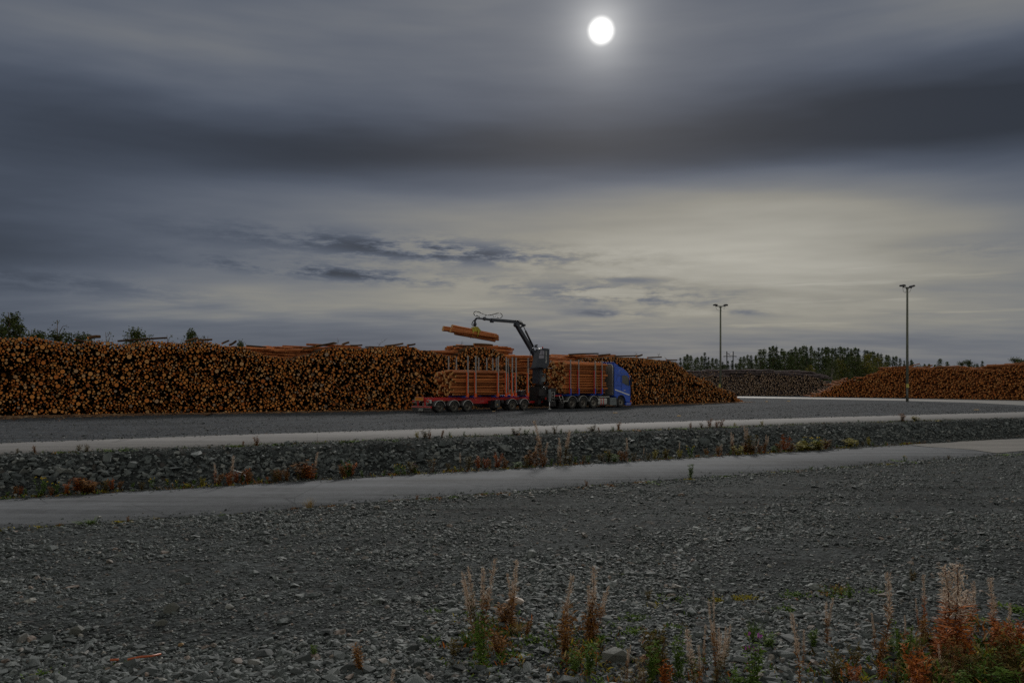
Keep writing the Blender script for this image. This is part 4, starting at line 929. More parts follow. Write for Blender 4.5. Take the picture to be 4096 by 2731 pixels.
# crescent emblem with the owner's name
mb = TB(); cpts = [(21.05+.55*math.cos(a)*.9, 3.30+.22*math.sin(a)) for a in np.linspace(1.35, 3.7, 12)]
for i, (a, b) in enumerate(zip(cpts, cpts[1:])): mb.beam((a[0], .010, a[1]), (b[0], .010, b[1]), .012, .05*math.sin((i+1)/12*math.pi)+.012, (0, 1, 0))
mb.build('crescent_emblem', pmat('pale_blue_print', (.42, .52, .74), .5), cab)
text_mesh('cab_lettering', 'Rantamaula', .15, pmat('faint_blue_print', (.20, .30, .60), .5), cab, Matrix.Translation((20.85-TO[0], .006-TO[1], 3.14))@Matrix.Rotation(math.pi/2, 4, 'X'))
mb = TB(); mb.prism([(20.0, 3.81), (20.72, 3.83), (20.05, 4.14), (20.0, 4.14)], .12, 2.38); mb.build('roof_spoiler', M['blue'], truck)
mb = TB(); mb.box(19.93, 20.03, .05, 2.45, 4.145, 4.19); lbar = mb.build('light_bar', M['blue_steel'], truck)
for w in np.linspace(.2, 2.3, 8):
    mb = TB(); mb.cyl((19.98, w, 4.19), (19.98, w, 4.25), .03, n=8); mb.build('bar_lamp', M['trim'], lbar)
mb = TB(); mb.box(19.80, 19.96, .1, .45, 1.15, 3.7); mb.box(19.80, 19.96, 2.05, 2.4, 1.15, 3.7); mb.box(19.78, 19.93, .55, .75, 1.1, 3.9); mb.build('cab_back_fairing', M['dark'], truck)
mb = TB(); mb.prism([(22.02, 2.93), (22.42, 2.88), (22.42, 2.92), (22.05, 3.0)], .1, 2.4); mb.build('sun_visor', M['blue'], truck)
for w in (-.16, 2.5):
    mb = TB(); mb.box(22.20, 22.32, w, w+.16, 2.05, 2.75); mb.tube([(22.2, w+.1 if w > 0 else w+.16, 2.9), (22.26, w+.08, 2.9), (22.26, w+.08, 2.7)], .018, 5); mb.build('mirror', M['dark'], truck)
side_panel('arch_trim', [(20.92+.66*math.cos(a), .5+.66*math.sin(a)) for a in [math.radians(x) for x in range(170, 8, -12)]]+[(20.92+.60*math.cos(a), .5+.60*math.sin(a)) for a in [math.radians(x) for x in range(14, 172, 12)]], M['fender'], cab, .002, .03)
mb = TB(); mb.prism([(21.62, .20), (22.30, .18), (22.42, .3), (22.42, .47), (21.62, .45)], .05, 2.45); bmp = mb.build('front_bumper', M['blue'], truck)
mb = TB(); mb.box(21.70, 22.28, .035, .049, .30, .36); mb.build('bumper_step', M['alu'], bmp)
mb = TB(); mb.box(22.20, 22.36, .02, .06, .50, .60); mb.build('side_lamp', M['lens_red'], truck)
mb = TB(); mb.prism([(20.28, .95), (20.40, .95), (20.36, .14), (20.20, .14)], .04, .5); mb.build('wheel_apron', M['fender'], truck)

# ---- loader crane on the truck's tail
WB = 1.45                                          # plane of the boom
def cp(x, y, w=WB):
    t, h = loc(*z1(x, y), w); return (t, w, h)
mb = TB(); mb.box(10.95, 12.5, .45, 2.1, .95, 1.35); mb.box(11.05, 12.1, .75, 1.9, 1.35, 1.95); mb.box(10.6, 11.5, .3, .8, 1.15, 1.75); mb.box(11.9, 12.7, .35, .8, 1.3, 1.8); mb.cyl((11.55, 1.25, 1.9), (11.55, 1.25, 2.35), .34, n=20); mb.build('crane_base', M['dark'], truck)
mb = TB()
for pts in ([(11.1, .5, 2.9), (10.75, .4, 2.6), (10.62, .35, 2.1), (10.9, .4, 1.75), (11.3, .45, 1.9)], [(10.7, .4, 2.25), (11.0, .35, 1.95), (11.5, .4, 2.0), (11.8, .5, 2.35)], [(10.7, .3, 2.15), (11.1, .3, 1.8), (11.6, .35, 1.9), (11.9, .45, 2.25)], [(11.9, .3, 1.6), (12.0, .25, 1.15), (12.3, .25, 1.1), (12.6, .3, 1.55)], [(12.1, .2, 1.2), (12.0, .12, .7), (12.1, .12, .35), (12.35, .15, .25)], [(11.3, .5, 1.2), (11.5, .4, .75), (11.8, .35, .8), (12.1, .4, 1.1)]):
    P = []
    for i in range(len(pts)-1):
        for q in range(4): P.append(tuple(Vector(pts[i]).lerp(Vector(pts[i+1]), q/4)))
    P.append(pts[-1]); Q = [Vector(p) for p in P]
    for _ in range(3): Q = [Q[0]]+[(Q[i-1]+Q[i]*2+Q[i+1])/4 for i in range(1, len(Q)-1)]+[Q[-1]]
    mb.tube(Q, .03, 6)
mb.build('base_hoses', M['hose'], truck)
mb = TB(); mb.box(11.16, 11.36, .8, 1.7, 2.2, 3.5); mb.box(11.36, 12.02, 1.3, 1.62, 2.2, 3.5); col = mb.build('crane_column', M['crane'], truck)
mb = TB()
for a in ((11.42, 11.98, 2.35, 2.75), (11.42, 11.98, 2.98, 3.06), (11.42, 11.52, 2.75, 2.98), (11.88, 11.98, 2.75, 2.98)): mb.box(a[0], a[1], .95, 1.02, a[2], a[3])
mb.build('column_plate', M['crane_plate'], col)
mb = TB(); mb.box(10.95, 12.15, .25, 1.8, 3.46, 3.53); mb.tube([(10.95, .22, 3.5), (12.15, .22, 3.5)], .03, 6); mb.build('platform', M['crane'], truck)
WC = .22
def cc(u, v): t, h = loc(u, v, WC); return (t, h)
pz = lambda x, y: cc(2130+x/13.06, 1370+y/13.06)
prof = [pz(150, 1300), pz(215, 1000), pz(290, 620), pz(350, 400), pz(430, 320), pz(560, 290), pz(740, 300), pz(905, 322), pz(900, 800), pz(890, 1130), pz(840, 1250), pz(780, 1330)]
pin = inset(prof[::-1], .05); pf = prof[::-1]; n = len(pf); mb = TB(); vs = []
for w, q in ((WC, pin), (WC+.05, pf), (WC+.5, pf), (WC+.55, pin)): vs += [(t, w, h) for t, h in q]
fs = [tuple(range(n)), tuple(range(4*n-1, 3*n-1, -1))]
for r in range(3): fs += [(r*n+i, (r+1)*n+i, (r+1)*n+(i+1) % n, r*n+(i+1) % n) for i in range(n)]
mb._put(vs, fs); ccab = mb.build('crane_cab', M['crane'], truck)
mb = TB(); mb.prism([pz(340, 640), pz(400, 470), pz(455, 390), pz(490, 390), pz(490, 640)], WC-.012, WC+.004); mb.prism([pz(515, 640), pz(515, 405), pz(610, 440), pz(605, 640)], WC-.012, WC+.004); mb.prism([pz(330, 670), pz(600, 670), pz(590, 830), pz(330, 830)], WC-.012, WC+.004)
gm, gn, gb = new_mat('pale_cab_glass'); gb.inputs['Base Color'].default_value = (.24, .23, .30, 1); gb.inputs['Roughness'].default_value = .12
mb.build('cab_window', gm, ccab)
tx, hx = pz(732, 1065)
text_mesh('crane_lettering', 'Rantamaula', .215, M['white'], ccab, Matrix.Translation((tx-TO[0], WC-.012-TO[1], hx-TO[2]))@Matrix.Rotation(math.pi/2, 4, 'X')@Matrix.Rotation(math.pi/2, 4, 'Z'))
mb = TB(); t_, h_ = pz(655, 290); mb.cyl((t_, WC+.3, h_), (t_, WC+.3, h_+.13), .055, .05, n=12); mb.build('beacon', M['lens_red'], ccab)
mb = TB(); t_, h_ = pz(340, 200)
for a, b in ((-.12, -.02), (.0, .0), (-.10, .10), (.04, .13)): mb.cyl((t_+a, WC+.25, h_+b), (t_+a, WC+.40, h_+b-.02), .055, n=10)
mb.tube([(t_-.05, WC+.35, h_-.5), (t_, WC+.35, h_-.1), (t_+.18, WC+.35, h_), (t_+.2, WC+.35, h_-.4)], .025, 6); mb.build('work_lamps', M['dark'], ccab)
mb = TB()
a, b, c_, d = [pz(260, 1180), pz(95, 320), pz(265, 345), pz(-60, 1250)]
def sq(p): return (p[0], WC-.05, p[1])
t0, h0 = loc(2113, 1390, WC); t1_, h1_ = loc(2107, 1470, WC); t2_, h2_ = loc(2137, 1394, WC); t3_, h3_ = loc(2132, 1474, WC)
mb.tube([(t2_, WC, h2_), (t0, WC-.3, h0), (t1_, WC-.3, h1_), (t3_, WC, h3_)], .025, 6); mb.build('front_guard', M['crane'], ccab)
# booms
mb = TB(); A, B = cp(1655, 760), cp(1392, 325)
mb.beam(A, B, .30, .36, (0, 1, 0), .26, .30); mb.cyl((A[0], WB-.25, A[2]), (A[0], WB+.25, A[2]), .2, n=14); mb.cyl((B[0], WB-.22, B[2]), (B[0], WB+.22, B[2]), .17, n=14)
boom = mb.build('main_boom', M['crane'], truck)
mb = TB(); J0, J1 = cp(1412, 288), cp(1055, 258); mb.beam(J0, J1, .24, .24, (0, 1, 0), .24, .27); mb.cyl(cp(1412, 288), cp(1390, 325), .14, n=10); K = cp(1485, 330); mb.beam(cp(1400, 275), K, .16, .16, (0, 1, 0)); mb.beam(cp(1425, 370), K, .12, .12, (0, 1, 0)); mb.cyl((K[0], WB-.16, K[2]), (K[0], WB+.16, K[2]), .10, n=10); mb.beam(cp(1090, 276), cp(1048, 274), .26, .1, (0, 1, 0)); jib = mb.build('jib', M['crane'], truck)
mb = TB(); mb.beam(J1, cp(965, 246), .17, .17, (0, 1, 0)); mb.beam(cp(965, 246), cp(872, 237), .12, .13, (0, 1, 0)); mb.beam(cp(960, 238), cp(985, 252), .22, .22, (0, 1, 0)); mb.beam(cp(872, 237), cp(856, 256), .12, .12, (0, 1, 0)); mb.build('telescope', M['crane'], truck)
mb = TB(); mb.cyl(cp(1480, 335), cp(1516, 415), .035, n=8); mb.cyl(cp(1510, 405), cp(1610, 610), .085, n=12); mb.build('lift_cylinder', M['dark'], boom)
def smooth_path(px, w=WB, rep=3, sub=4):
    P = [Vector(cp(x, y, w)) for x, y in px]; Q = []
    for a, b in zip(P, P[1:]): Q += [a.lerp(b, i/sub) for i in range(sub)]
    Q.append(P[-1])
    for _ in range(rep): Q = [Q[0]]+[(Q[i-1]+Q[i]*2+Q[i+1])/4 for i in range(1, len(Q)-1)]+[Q[-1]]
    return Q
mb = TB()
for dy, w in ((0, WB-.06), (4, WB+.06)):
    mb.tube(smooth_path([(908, 222+dy), (892, 205+dy), (855, 205), (832, 185+dy), (836, 158), (860, 146), (890, 150+dy), (940, 175), (1000, 196), (1060, 193+dy), (1100, 185), (1140, 170+dy), (1175, 168), (1200, 185), (1208, 210), (1195, 232), (1150, 230+dy), (1110, 215), (1090, 218)], w), .028, 6)
mb.tube(smooth_path([(1000, 196), (985, 215), (975, 232)]), .02, 5)
mb.tube(smooth_path([(1370, 278), (1385, 258), (1410, 270), (1440, 282), (1460, 300), (1440, 325), (1410, 330)], WB-.15), .022, 5); mb.tube(smooth_path([(1400, 285), (1430, 262), (1460, 280), (1475, 310)], WB-.12), .022, 5)
mb.tube(smooth_path([(852, 255), (825, 275), (808, 310), (812, 335), (840, 330)]), .035, 6)
mb.build('jib_hoses', M['hose'], jib)
# rotator and grapple
G0 = Vector(cp(850, 262)); G1 = Vector(cp(848, 345)); mb = TB(); mb.beam(G0, G0.lerp(G1, .45), .10, .12, (0, 1, 0)); mb.cyl(G0.lerp(G1, .40), G1, .11, n=12); mb.cyl(G0.lerp(G1, .55), G0.lerp(G1, .75), .14, n=12); mb.build('rotator', M['crane'], truck)
def gp(x, y, w): t, h = loc(*z1(x, y), w); return (t, w, h)
mb = TB(); mb.prism([gp(800, 395, WB)[::2], gp(830, 350, WB)[::2], gp(865, 350, WB)[::2], gp(905, 400, WB)[::2], gp(895, 418, WB)[::2], gp(810, 410, WB)[::2]][::-1], WB-.22, WB+.22); gr = mb.build('grapple', M['yellow'], truck)
for x0, sgn in ((820, -1), (890, -1), (850, 1), (905, 1)):
    pts = [gp(x0, 385, WB+sgn*.15), gp(x0+8, 420, WB+sgn*.42), gp(x0, 455, WB+sgn*.46), gp(x0-18, 485, WB+sgn*.28), gp(x0-28, 497, WB+sgn*.02)]
    P = [Vector(p) for p in pts]; Q = []
    for a, b in zip(P, P[1:]): Q += [a.lerp(b, i/3) for i in range(3)]
    Q.append(P[-1])
    for _ in range(2): Q = [Q[0]]+[(Q[i-1]+Q[i]*2+Q[i+1])/4 for i in range(1, len(Q)-1)]+[Q[-1]]
    mb = TB(); mb.tube(Q, .055, 6, r2=.03); mb.build('claw', M['yellow'], gr)
# stabiliser leg, ladders
mb = TB(); mb.box(11.52, 11.70, .0, .16, .66, 1.70); lg = mb.build('stabiliser', M['crane_plate'], truck)
mb = TB(); mb.cyl((11.61, .08, .66), (11.61, .08, .03), .045, n=10); mb.cyl((11.61, .08, .045), (11.61, .08, .0), .14, n=14); mb.build('stabiliser_ram', M['trim'], lg)
mb = TB()
for t in (11.86, 12.18): mb.tube([(t, .05, .62), (t, .05, 1.5)], .022, 5)
for h in (.7, .95, 1.2, 1.45): mb.tube([(11.86, .05, h), (12.18, .05, h)], .018, 5)
mb.build('rear_ladder', M['alu'], truck)
mb = TB(); mb.tube([(12.75, .05, 1.15), (12.98, .03, .55), (13.40, .03, .55)], .025, 5); mb.tube([(13.1, .05, 1.15), (13.40, .03, .55)], .025, 5); mb.tube([(12.86, .04, .85), (13.25, .04, .85)], .02, 5); mb.build('side_ladder', M['alu'], truck)
mb = TB(); mb.box(11.95, 12.6, .3, 2.2, .25, .72); mb.box(10.9, 11.2, .7, 1.8, .45, .95); mb.build('underrun_guard', M['dark'], truck)
mb = TB(); mb.box(11.3, 11.36, .2, .3, .85, 1.0); mb.build('tail_lamp', M['lens_red'], truck)

# ---- log loads
def load(t0, t1, h0, hfun, n_tag, where, grp):
    pk = Packer(2.3, .16, .4); rej = 0; out = []
    while rej < 160:
        r = min(.155, max(.075, random.lognormvariate(math.log(.114), .18))); xs = np.clip(np.random.default_rng(random.randrange(1 << 30)).uniform(r, 2.20-r, 14), r, 2.20-r)
        z = []
        c = np.array(out) if out else np.zeros((0, 3))
        zz = np.full(14, h0+r)
        if len(c):
            dx_ = np.abs(xs[:, None]-c[None, :, 0]); s2 = (r+c[None, :, 2])**2-dx_**2; zz = np.maximum(zz, np.where(s2 > 0, c[None, :, 1]+np.sqrt(np.maximum(s2, 0)), -1).max(1))
        i = int(np.argmin(zz))
        if zz[i]+r > hfun(float(xs[i])): rej += 1; continue
        out.append((float(xs[i]), float(zz[i]), r)); rej = 0
    ns = sorted([q for q in out if q[0]-q[2] < .10], key=lambda q: q[1]); nth = ['lowest', 'second', 'third', 'fourth', 'fifth', 'sixth', 'seventh', 'eighth', 'ninth', 'tenth', 'eleventh', 'twelfth', 'thirteenth', 'fourteenth', 'fifteenth', 'sixteenth']
    for w, h, r in out:
        a = t0+random.gauss(0, .17)+(.35*random.random() if random.random() < .3 else 0); b = t1+random.gauss(0, .14); sl_ = random.gauss(0, .02)
        top = h+r > hfun(w)-.22
        if (w, h, r) in ns: k = ns.index((w, h, r)); lab = ('lowest' if k == 0 else nth[min(k, 15)]+' from bottom')+' log along the near side of the '+where
        elif top: lab = 'pine log on top of the %s, %s' % (where, 'next to its near edge' if w < .8 else 'in the middle' if w < 1.5 else 'at its far edge')
        else: lab = 'sawn end %s, %s the rear of the %s' % ('nearer' if w < .8 else 'midway' if w < 1.5 else 'farther', 'low on' if h < h0+.8 else 'halfway up' if h < h0+1.6 else 'high on', where)
        one_log(l2w(a, w+.14+random.uniform(0, .05), h-sl_), l2w(b, w+.14+random.uniform(0, .06), h+sl_), r*random.uniform(.82, .96), 'load', lab, grp)
load(1.40, 6.65, 1.25, lambda w: 3.28-.10*abs(w-1.1), 0, 'red trailer load', 'logs loaded on the trailer')
load(13.62, 19.10, 1.31, lambda w: 4.02+.22*math.sin(w/2.2*math.pi), 0, 'blue truck load', 'logs loaded on the truck')
# tie strap over the truck load
P = [Vector(l2w(17.75, .118, 1.35)), Vector(l2w(17.6, .105, 2.4)), Vector(l2w(17.5, .10, 3.95))]
mb = MB(); mb.tube([P[0], P[0].lerp(P[1], .5), P[1], P[1].lerp(P[2], .5), P[2]], .025, 5); tag(mb.build('tie_strap', M['brass']), 'thin tan strap hanging down the near side of the truck load', 'strap')
# logs held by the grapple
for i, (a, b, r, w, lab) in enumerate([((437, 357), (1148, 468), .105, (.75, 2.0), 'uppermost left log of the bundle hanging in the grapple'),
        ((430, 387), (1085, 452), .11, (.55, 1.85), 'log reaching furthest left in the bundle hanging in the grapple'),
        ((552, 340), (1128, 455), .115, (1.0, 2.2), 'log riding on top of the bundle hanging in the grapple'),
        ((537, 377), (1150, 489), .12, (.65, 1.95), 'thick middle log of the bundle hanging in the grapple'),
        ((528, 404), (1128, 486), .12, (.45, 1.7), 'front log of the bundle hanging in the grapple, facing the camera'),
        ((588, 438), (1108, 535), .105, (.75, 1.75), 'lowest log of the bundle hanging in the grapple'),
        ((502, 398), (1152, 517), .115, (.95, 2.0), 'lower right log of the bundle hanging in the grapple')]):
    p = l2w(*gp(*a, w[0])); q = l2w(*gp(*b, w[1])); one_log(p, q, r, 'load', lab, 'logs hanging in the grapple')

# ------------------------------------------------------------------ lamp posts, pylon
M['pole'] = pmat('weathered_pole', (.13, .14, .115), .8, .2, 3, .3, 30)
M['lamp_case'] = pmat('dark_lamp_housing', (.035, .036, .045), .45, .2, 5)
M['lamp_glass'] = pmat('lamp_cover_glass', (.20, .21, .22), .2, .1, 5)
M['plate_y'] = pmat('yellow_plate', (.55, .48, .12), .5, .1, 6)
def lamp_post(x, y, H, rz, label, tilt):
    o = empty('lamp_post', (x, y, 0), rz); tag(o, label, 'lamp post', 'floodlight posts in the yard')
    mb = MB(); mb.cyl((0, 0, -.2), (0, 0, H), .165, .115, n=16); mb.build('pole', M['pole'], o)
    mb = MB(); mb.beam((-.75, 0, H+.05), (.75, 0, H+.05), .10, .10); mb.beam((-.25, 0, H+.02), (0, 0, H-.4), .05, .05); mb.beam((.25, 0, H+.02), (0, 0, H-.4), .05, .05); mb.build('cross_arm', M['lamp_case'], o)
    for s, tl in zip((-1, 1), tilt):
        mb = MB(); R_ = Matrix.Rotation(tl, 3, 'Y'); c = Vector((s*.80, 0, H+.24))
        prof_ = [(-.42, -.12), (.42, -.12), (.36, .10), (.1, .17), (-.30, .12)]
        if s < 0: prof_ = [(-a, b) for a, b in prof_][::-1]
        k = len(prof_); vs = [c+R_@Vector((a*.78, yy*.8, b*.8)) for yy in (-.28, .28) for a, b in prof_]
        mb._put(vs, [tuple(range(k)), tuple(range(2*k-1, k-1, -1))]+[(i, k+i, k+(i+1) % k, (i+1) % k) for i in range(k)]); hd = mb.build('floodlight', M['lamp_case'], o)
        mb = MB(); vs = [c+R_@Vector(p) for p in ((-.29, -.19, -.099), (.29, -.19, -.099), (.29, .19, -.099), (-.29, .19, -.099), (-.29, -.19, -.108), (.29, -.19, -.108), (.29, .19, -.108), (-.29, .19, -.108))]
        mb._put(vs, [(0, 3, 2, 1), (4, 5, 6, 7), (0, 1, 5, 4), (1, 2, 6, 5), (2, 3, 7, 6), (3, 0, 4, 7)]); mb.build('lamp_glass', M['lamp_glass'], hd)
        mb = MB(); mb.beam((s*.6, 0, H+.05), (s*.75, 0, H+.22), .07, .07); mb.build('bracket', M['lamp_case'], hd)
        mb = MB(); mb.tube([(s*.8, 0, H+.1), (s*.55, .1, H-.45), (s*.2, .1, H-.6), (0, .12, H-.3)], .02, 5); mb.build('cable', M['hose'], o)
    mb = MB(); mb.box(-.32, -.10, -.32, -.12, 1.75, 2.2); mb.build('fuse_box', M['plate_y'], o)
    mb = MB(); mb.tube([(-.15, -.10, .0), (-.15, -.10, 1.8)], .03, 6); mb.build('conduit', M['steel'], o)
lamp_post((3629-2048)/F*95.3, 95.3, 14.0, math.radians(24), 'tall floodlight post standing alone in the yard before the orange pile', (-.05, -.28))
lamp_post((2882-2048)/F*118, 118, 14.0, math.radians(5), 'floodlight post rising behind the sloping end of the long pile', (.02, .05))
def pylon():
    Y = 260; o = empty('power_line_pylon', at(2920, 1545, Y)-Vector((0, 0, 2)), 0); tag(o, 'wooden two legged power line pylon among the pines left of the forest', 'pylon')
    s = Y/F; h = (1595-1431)*s
    for du, lean in ((-11, .25), (11, -.25)):
        mb = MB(); mb.cyl((du*s, 0, 0), (du*s-lean*.6, 0, h), .22, .17, n=8); mb.build('pole', M['dark'], o)
    zt = h-3*s; mb = MB(); mb.beam((-26*s, 0, h-20*s), (26*s, 0, h-20*s), .18, .22); mb.build('crossarm', M['dark'], o)
    for a, b in (((-11*s, h-8*s), (0, h-14*s)), ((11*s, h-8*s), (0, h-14*s))):
        mb = MB(); mb.beam((a[0], 0, a[1]), (b[0], 0, b[1]), .16, .16); mb.build('brace', M['dark'], o)
    for x in (-24, -11, 0, 11, 24):
        mb = MB(); mb.cyl((x*s, 0, h-20*s), (x*s, 0, h-24*s), .07, n=6); mb.build('insulator', M['dark'], o)
pylon()

# ------------------------------------------------------------------ trees
def leaf_mat(name, c0, c1, trans=.15):
    m, n, b = new_mat(name); c = n.mix(rnd_val(n), c0, c1); n.nt.links.new(c, b.inputs['Base Color']); b.inputs['Roughness'].default_value = .8; b.inputs['Specular IOR Level'].default_value = .1
    return m
M['pine_needles'] = leaf_mat('pine_needles', (.045, .072, .030), (.14, .18, .065))
M['spruce'] = leaf_mat('bluish_needles', (.035, .058, .034), (.09, .125, .07))
M['birch_leaf'] = leaf_mat('turning_birch_leaves', (.08, .10, .025), (.26, .22, .04))
M['aspen_leaf'] = leaf_mat('dull_green_leaves', (.035, .055, .018), (.11, .135, .04))
M['trunk'] = pmat('pine_trunk', (.11, .075, .05), .9, .3, 3)
M['birch_trunk'] = pmat('birch_trunk', (.30, .28, .25), .8, .3, 3)
def tri_cloud(C, S, flat=.6, per=1):
    """small leaf triangles at points C, sizes S"""
    n = len(C); a = RNG.normal(size=(n, 3)); a[:, 2] *= flat; a /= np.linalg.norm(a, axis=1)[:, None]; b = np.cross(a, RNG.normal(size=(n, 3))); b /= np.linalg.norm(b, axis=1)[:, None]
    V = np.stack([C+a*S[:, None], C-a*S[:, None]*.5+b*S[:, None]*.7, C-a*S[:, None]*.5-b*S[:, None]*.7], 1).reshape(-1, 3)
    return V, np.arange(3*n).reshape(-1, 3)
def crown_mesh(name, C, S, mat, rn=None):
    V, f = tri_cloud(C, S); rr = np.repeat(RNG.random(len(C)) if rn is None else rn, 3); return np_mesh(name, V, [f], [mat], None, None, {'rnd': rr})
def pine_proto(seed, H=1.0, kind='pine'):
    """unit-height conifer"""
    rg = np.random.default_rng(seed); C, S, R_ = [], [], []; mb = MB(); lx, ly = rg.normal(0, .012, 2)
    mb.tube([(0, 0, 0), (lx*.5, ly*.5, .5), (lx, ly, .97)], .014, 6, r2=.003)
    z = rg.uniform(.22, .34) if kind == 'pine' else .08
    while z < .985:
        w = (.165 if kind == 'pine' else .15)*(1-z)**(.78 if kind == 'pine' else .95)*rg.uniform(.75, 1.2)+.010
        nb = rg.integers(4, 7); a0 = rg.uniform(0, 6.28)
        for k in range(nb):
            if rg.random() < .13: continue
            a = a0+k*6.283/nb+rg.normal(0, .25); L_ = w*rg.uniform(.6, 1.15); up = rg.uniform(.15, .55) if kind == 'pine' else rg.uniform(-.15, .2)
            tip = np.array([lx*z+L_*math.cos(a), ly*z+L_*math.sin(a), z+up*L_])
            mb.tube([(lx*z, ly*z, z), tuple(tip)], .004, 4, r2=.0015)
            m = int(16+150*L_); tt = rg.uniform(.3, 1.08, m)**.7; cl = rg.random()
            p = np.array([lx*z, ly*z, z])[None]*(1-tt)[:, None]+tip[None]*tt[:, None]+rg.normal(0, .011+.05*L_, (m, 3))*np.array([1, 1, .75]); C.append(p); S.append(rg.uniform(.007, .016, m)); R_.append(np.clip(cl*.6+rg.random(m)*.4, 0, .999))
        z += rg.uniform(.026, .05)
    m = 26; C.append(np.array([lx, ly, .975])+rg.normal(0, 1, (m, 3))*np.array([.006, .006, .018])); S.append(np.full(m, .008)); R_.append(rg.random(m))
    return mb.mesh('trunk', M['trunk']), crown_mesh('crown', np.concatenate(C), np.concatenate(S), M['pine_needles'] if kind == 'pine' else M['spruce'], np.concatenate(R_))
def broad_proto(seed, mat, dens=1.0, width=.28, leafsize=.016, trunk='trunk'):
    rg = np.random.default_rng(seed); C, S, R_ = [], [], []; mb = MB(); mb.tube([(0, 0, 0), (rg.normal(0, .02), rg.normal(0, .02), .5), (rg.normal(0, .02), rg.normal(0, .02), .98)], .016, 6, r2=.003)
    for k in range(34):
        z = rg.uniform(.16, .93); a = rg.uniform(0, 6.28); L_ = width*(math.sin(min(1, (1-z)*1.25)*math.pi/2)**.8)*rg.uniform(.45, 1.1)+.02
        tip = np.array([L_*math.cos(a), L_*math.sin(a), z+L_*rg.uniform(.5, 1.1)]); mb.tube([(0, 0, z), tuple(tip*np.array([.5, .5, 1])*np.array([1, 1, .98])), tuple(tip)], .005, 4, r2=.0015)
        for q in range(3):
            cpt = np.array([0, 0, z])*(1-.35*(q+1)+.05)+tip*(.35*(q+1)-.05); cpt[2] = z+(tip[2]-z)*(.35*(q+1)); m = int(17*dens); cl = rg.random()
            C.append(cpt+rg.normal(0, .028, (m, 3))); S.append(rg.uniform(.6, 1.3, m)*leafsize); R_.append(np.clip(cl*.5+rg.random(m)*.5, 0, .999))
    return mb.mesh('trunk', M[trunk]), crown_mesh('crown', np.concatenate(C), np.concatenate(S), mat, np.concatenate(R_))
PINES = [pine_proto(300+i) for i in range(6)]; SPRUCE = [pine_proto(330+i, kind='spruce') for i in range(2)]
BIRCH = [broad_proto(350+i, M['birch_leaf'], 1.3, .24, .015, 'birch_trunk') for i in range(2)]; ASPEN = [broad_proto(370+i, M['aspen_leaf'], 1.0, .22, .015) for i in range(3)]
BARE = [broad_proto(390+i, M['aspen_leaf'], .12, .20, .014) for i in range(2)]; GREENB = [broad_proto(395, M['aspen_leaf'], 1.4, .25, .016, 'birch_trunk')]
def tree(protos, name, x, y, H, wide, label, group=None):
    tm, cm = random.choice(protos); o = empty(name, (x, y, -.05), random.uniform(0, 6.28)); o.scale = (H*wide, H*wide, H); tag(o, label, 'tree', group)
    link(bpy.data.objects.new('trunk', tm), o); link(bpy.data.objects.new('crown', cm), o); return o
def tree_at(protos, name, u, vtop, Y, wide, label, group=None):
    p = at(u, vtop, Y); return tree(protos, name, p.x, Y, p.z+.05, wide, label, group)
# the forest edge on the right: tops follow the photograph's skyline
sky_u = [2690, 2745, 2790, 2815, 2850, 2880, 2895, 2950, 2962, 2990, 3015, 3040, 3065, 3100, 3125, 3150, 3185, 3215, 3240, 3265, 3300, 3345, 3380, 3430, 3480, 3520, 3545, 3575, 3600, 3640, 3660]
sky_v = [1442, 1417, 1432, 1412, 1430, 1430, 1436, 1446, 1416, 1414, 1420, 1395, 1390, 1380, 1392, 1400, 1388, 1384, 1386, 1396, 1386, 1386, 1392, 1390, 1399, 1410, 1416, 1414, 1428, 1442, 1452]
u = 2690; nf = 0
while u < 3662:
    v = float(np.interp(u, sky_u, sky_v)); near = u > 3020
    Y = random.uniform(178, 196) if near else random.uniform(205, 225)
    tree_at(PINES if random.random() < .85 else SPRUCE, 'pine_tree', u, v+random.uniform(-5, 9), Y, random.uniform(.85, 1.2), '%s pine from left in the front row of the forest edge' % ORD[nf], 'pines at the forest edge'); nf += 1
    u += random.uniform(11, 19)
for k in range(46):
    u = random.uniform(3030, 3640); v = float(np.interp(u, sky_u, sky_v))+random.uniform(12, 60)
    tree_at(PINES, 'pine_tree', u, v, random.uniform(198, 240), random.uniform(.9, 1.2), 'dark pine standing deeper in the forest behind the weathered pile', 'pines inside the forest')
for k in range(14):
    u = random.uniform(2740, 3040); v = float(np.interp(u, sky_u, sky_v))+random.uniform(15, 50)
    tree_at(PINES, 'pine_tree', u, v, random.uniform(226, 250), random.uniform(.9, 1.2), 'small dark pine in the thin wood left of the forest', 'pines of the thin wood')
for u, v, pr, lab in [(3330, 1442, GREENB, 'light green birch low in front of the forest, left of the yellow one'), (3363, 1452, BIRCH, 'yellow green birch in front of the forest, right of the light green one'), (3355, 1432, BIRCH, 'olive birch crown rising behind the yellow green birch'),
                      (3421, 1424, GREENB, 'rounded green birch in front of the forest above the end of the weathered pile'), (3474, 1410, BIRCH, 'slender birch with turning leaves just left of the yellowest birch'), (3514, 1424, BIRCH, 'yellowest birch at the right end of the tall forest'), (3396, 1488, GREENB, 'low green bush at the left shoulder of the orange pile'), (3242, 1462, BIRCH, 'small yellowing birch at the forest edge right of the weathered pile top'), (3445, 1460, BIRCH, 'low yellowing birch behind the shoulder of the orange pile')]:
    tree_at(pr, 'birch_tree', u, v, random.uniform(162, 172), random.uniform(1.0, 1.25), lab)
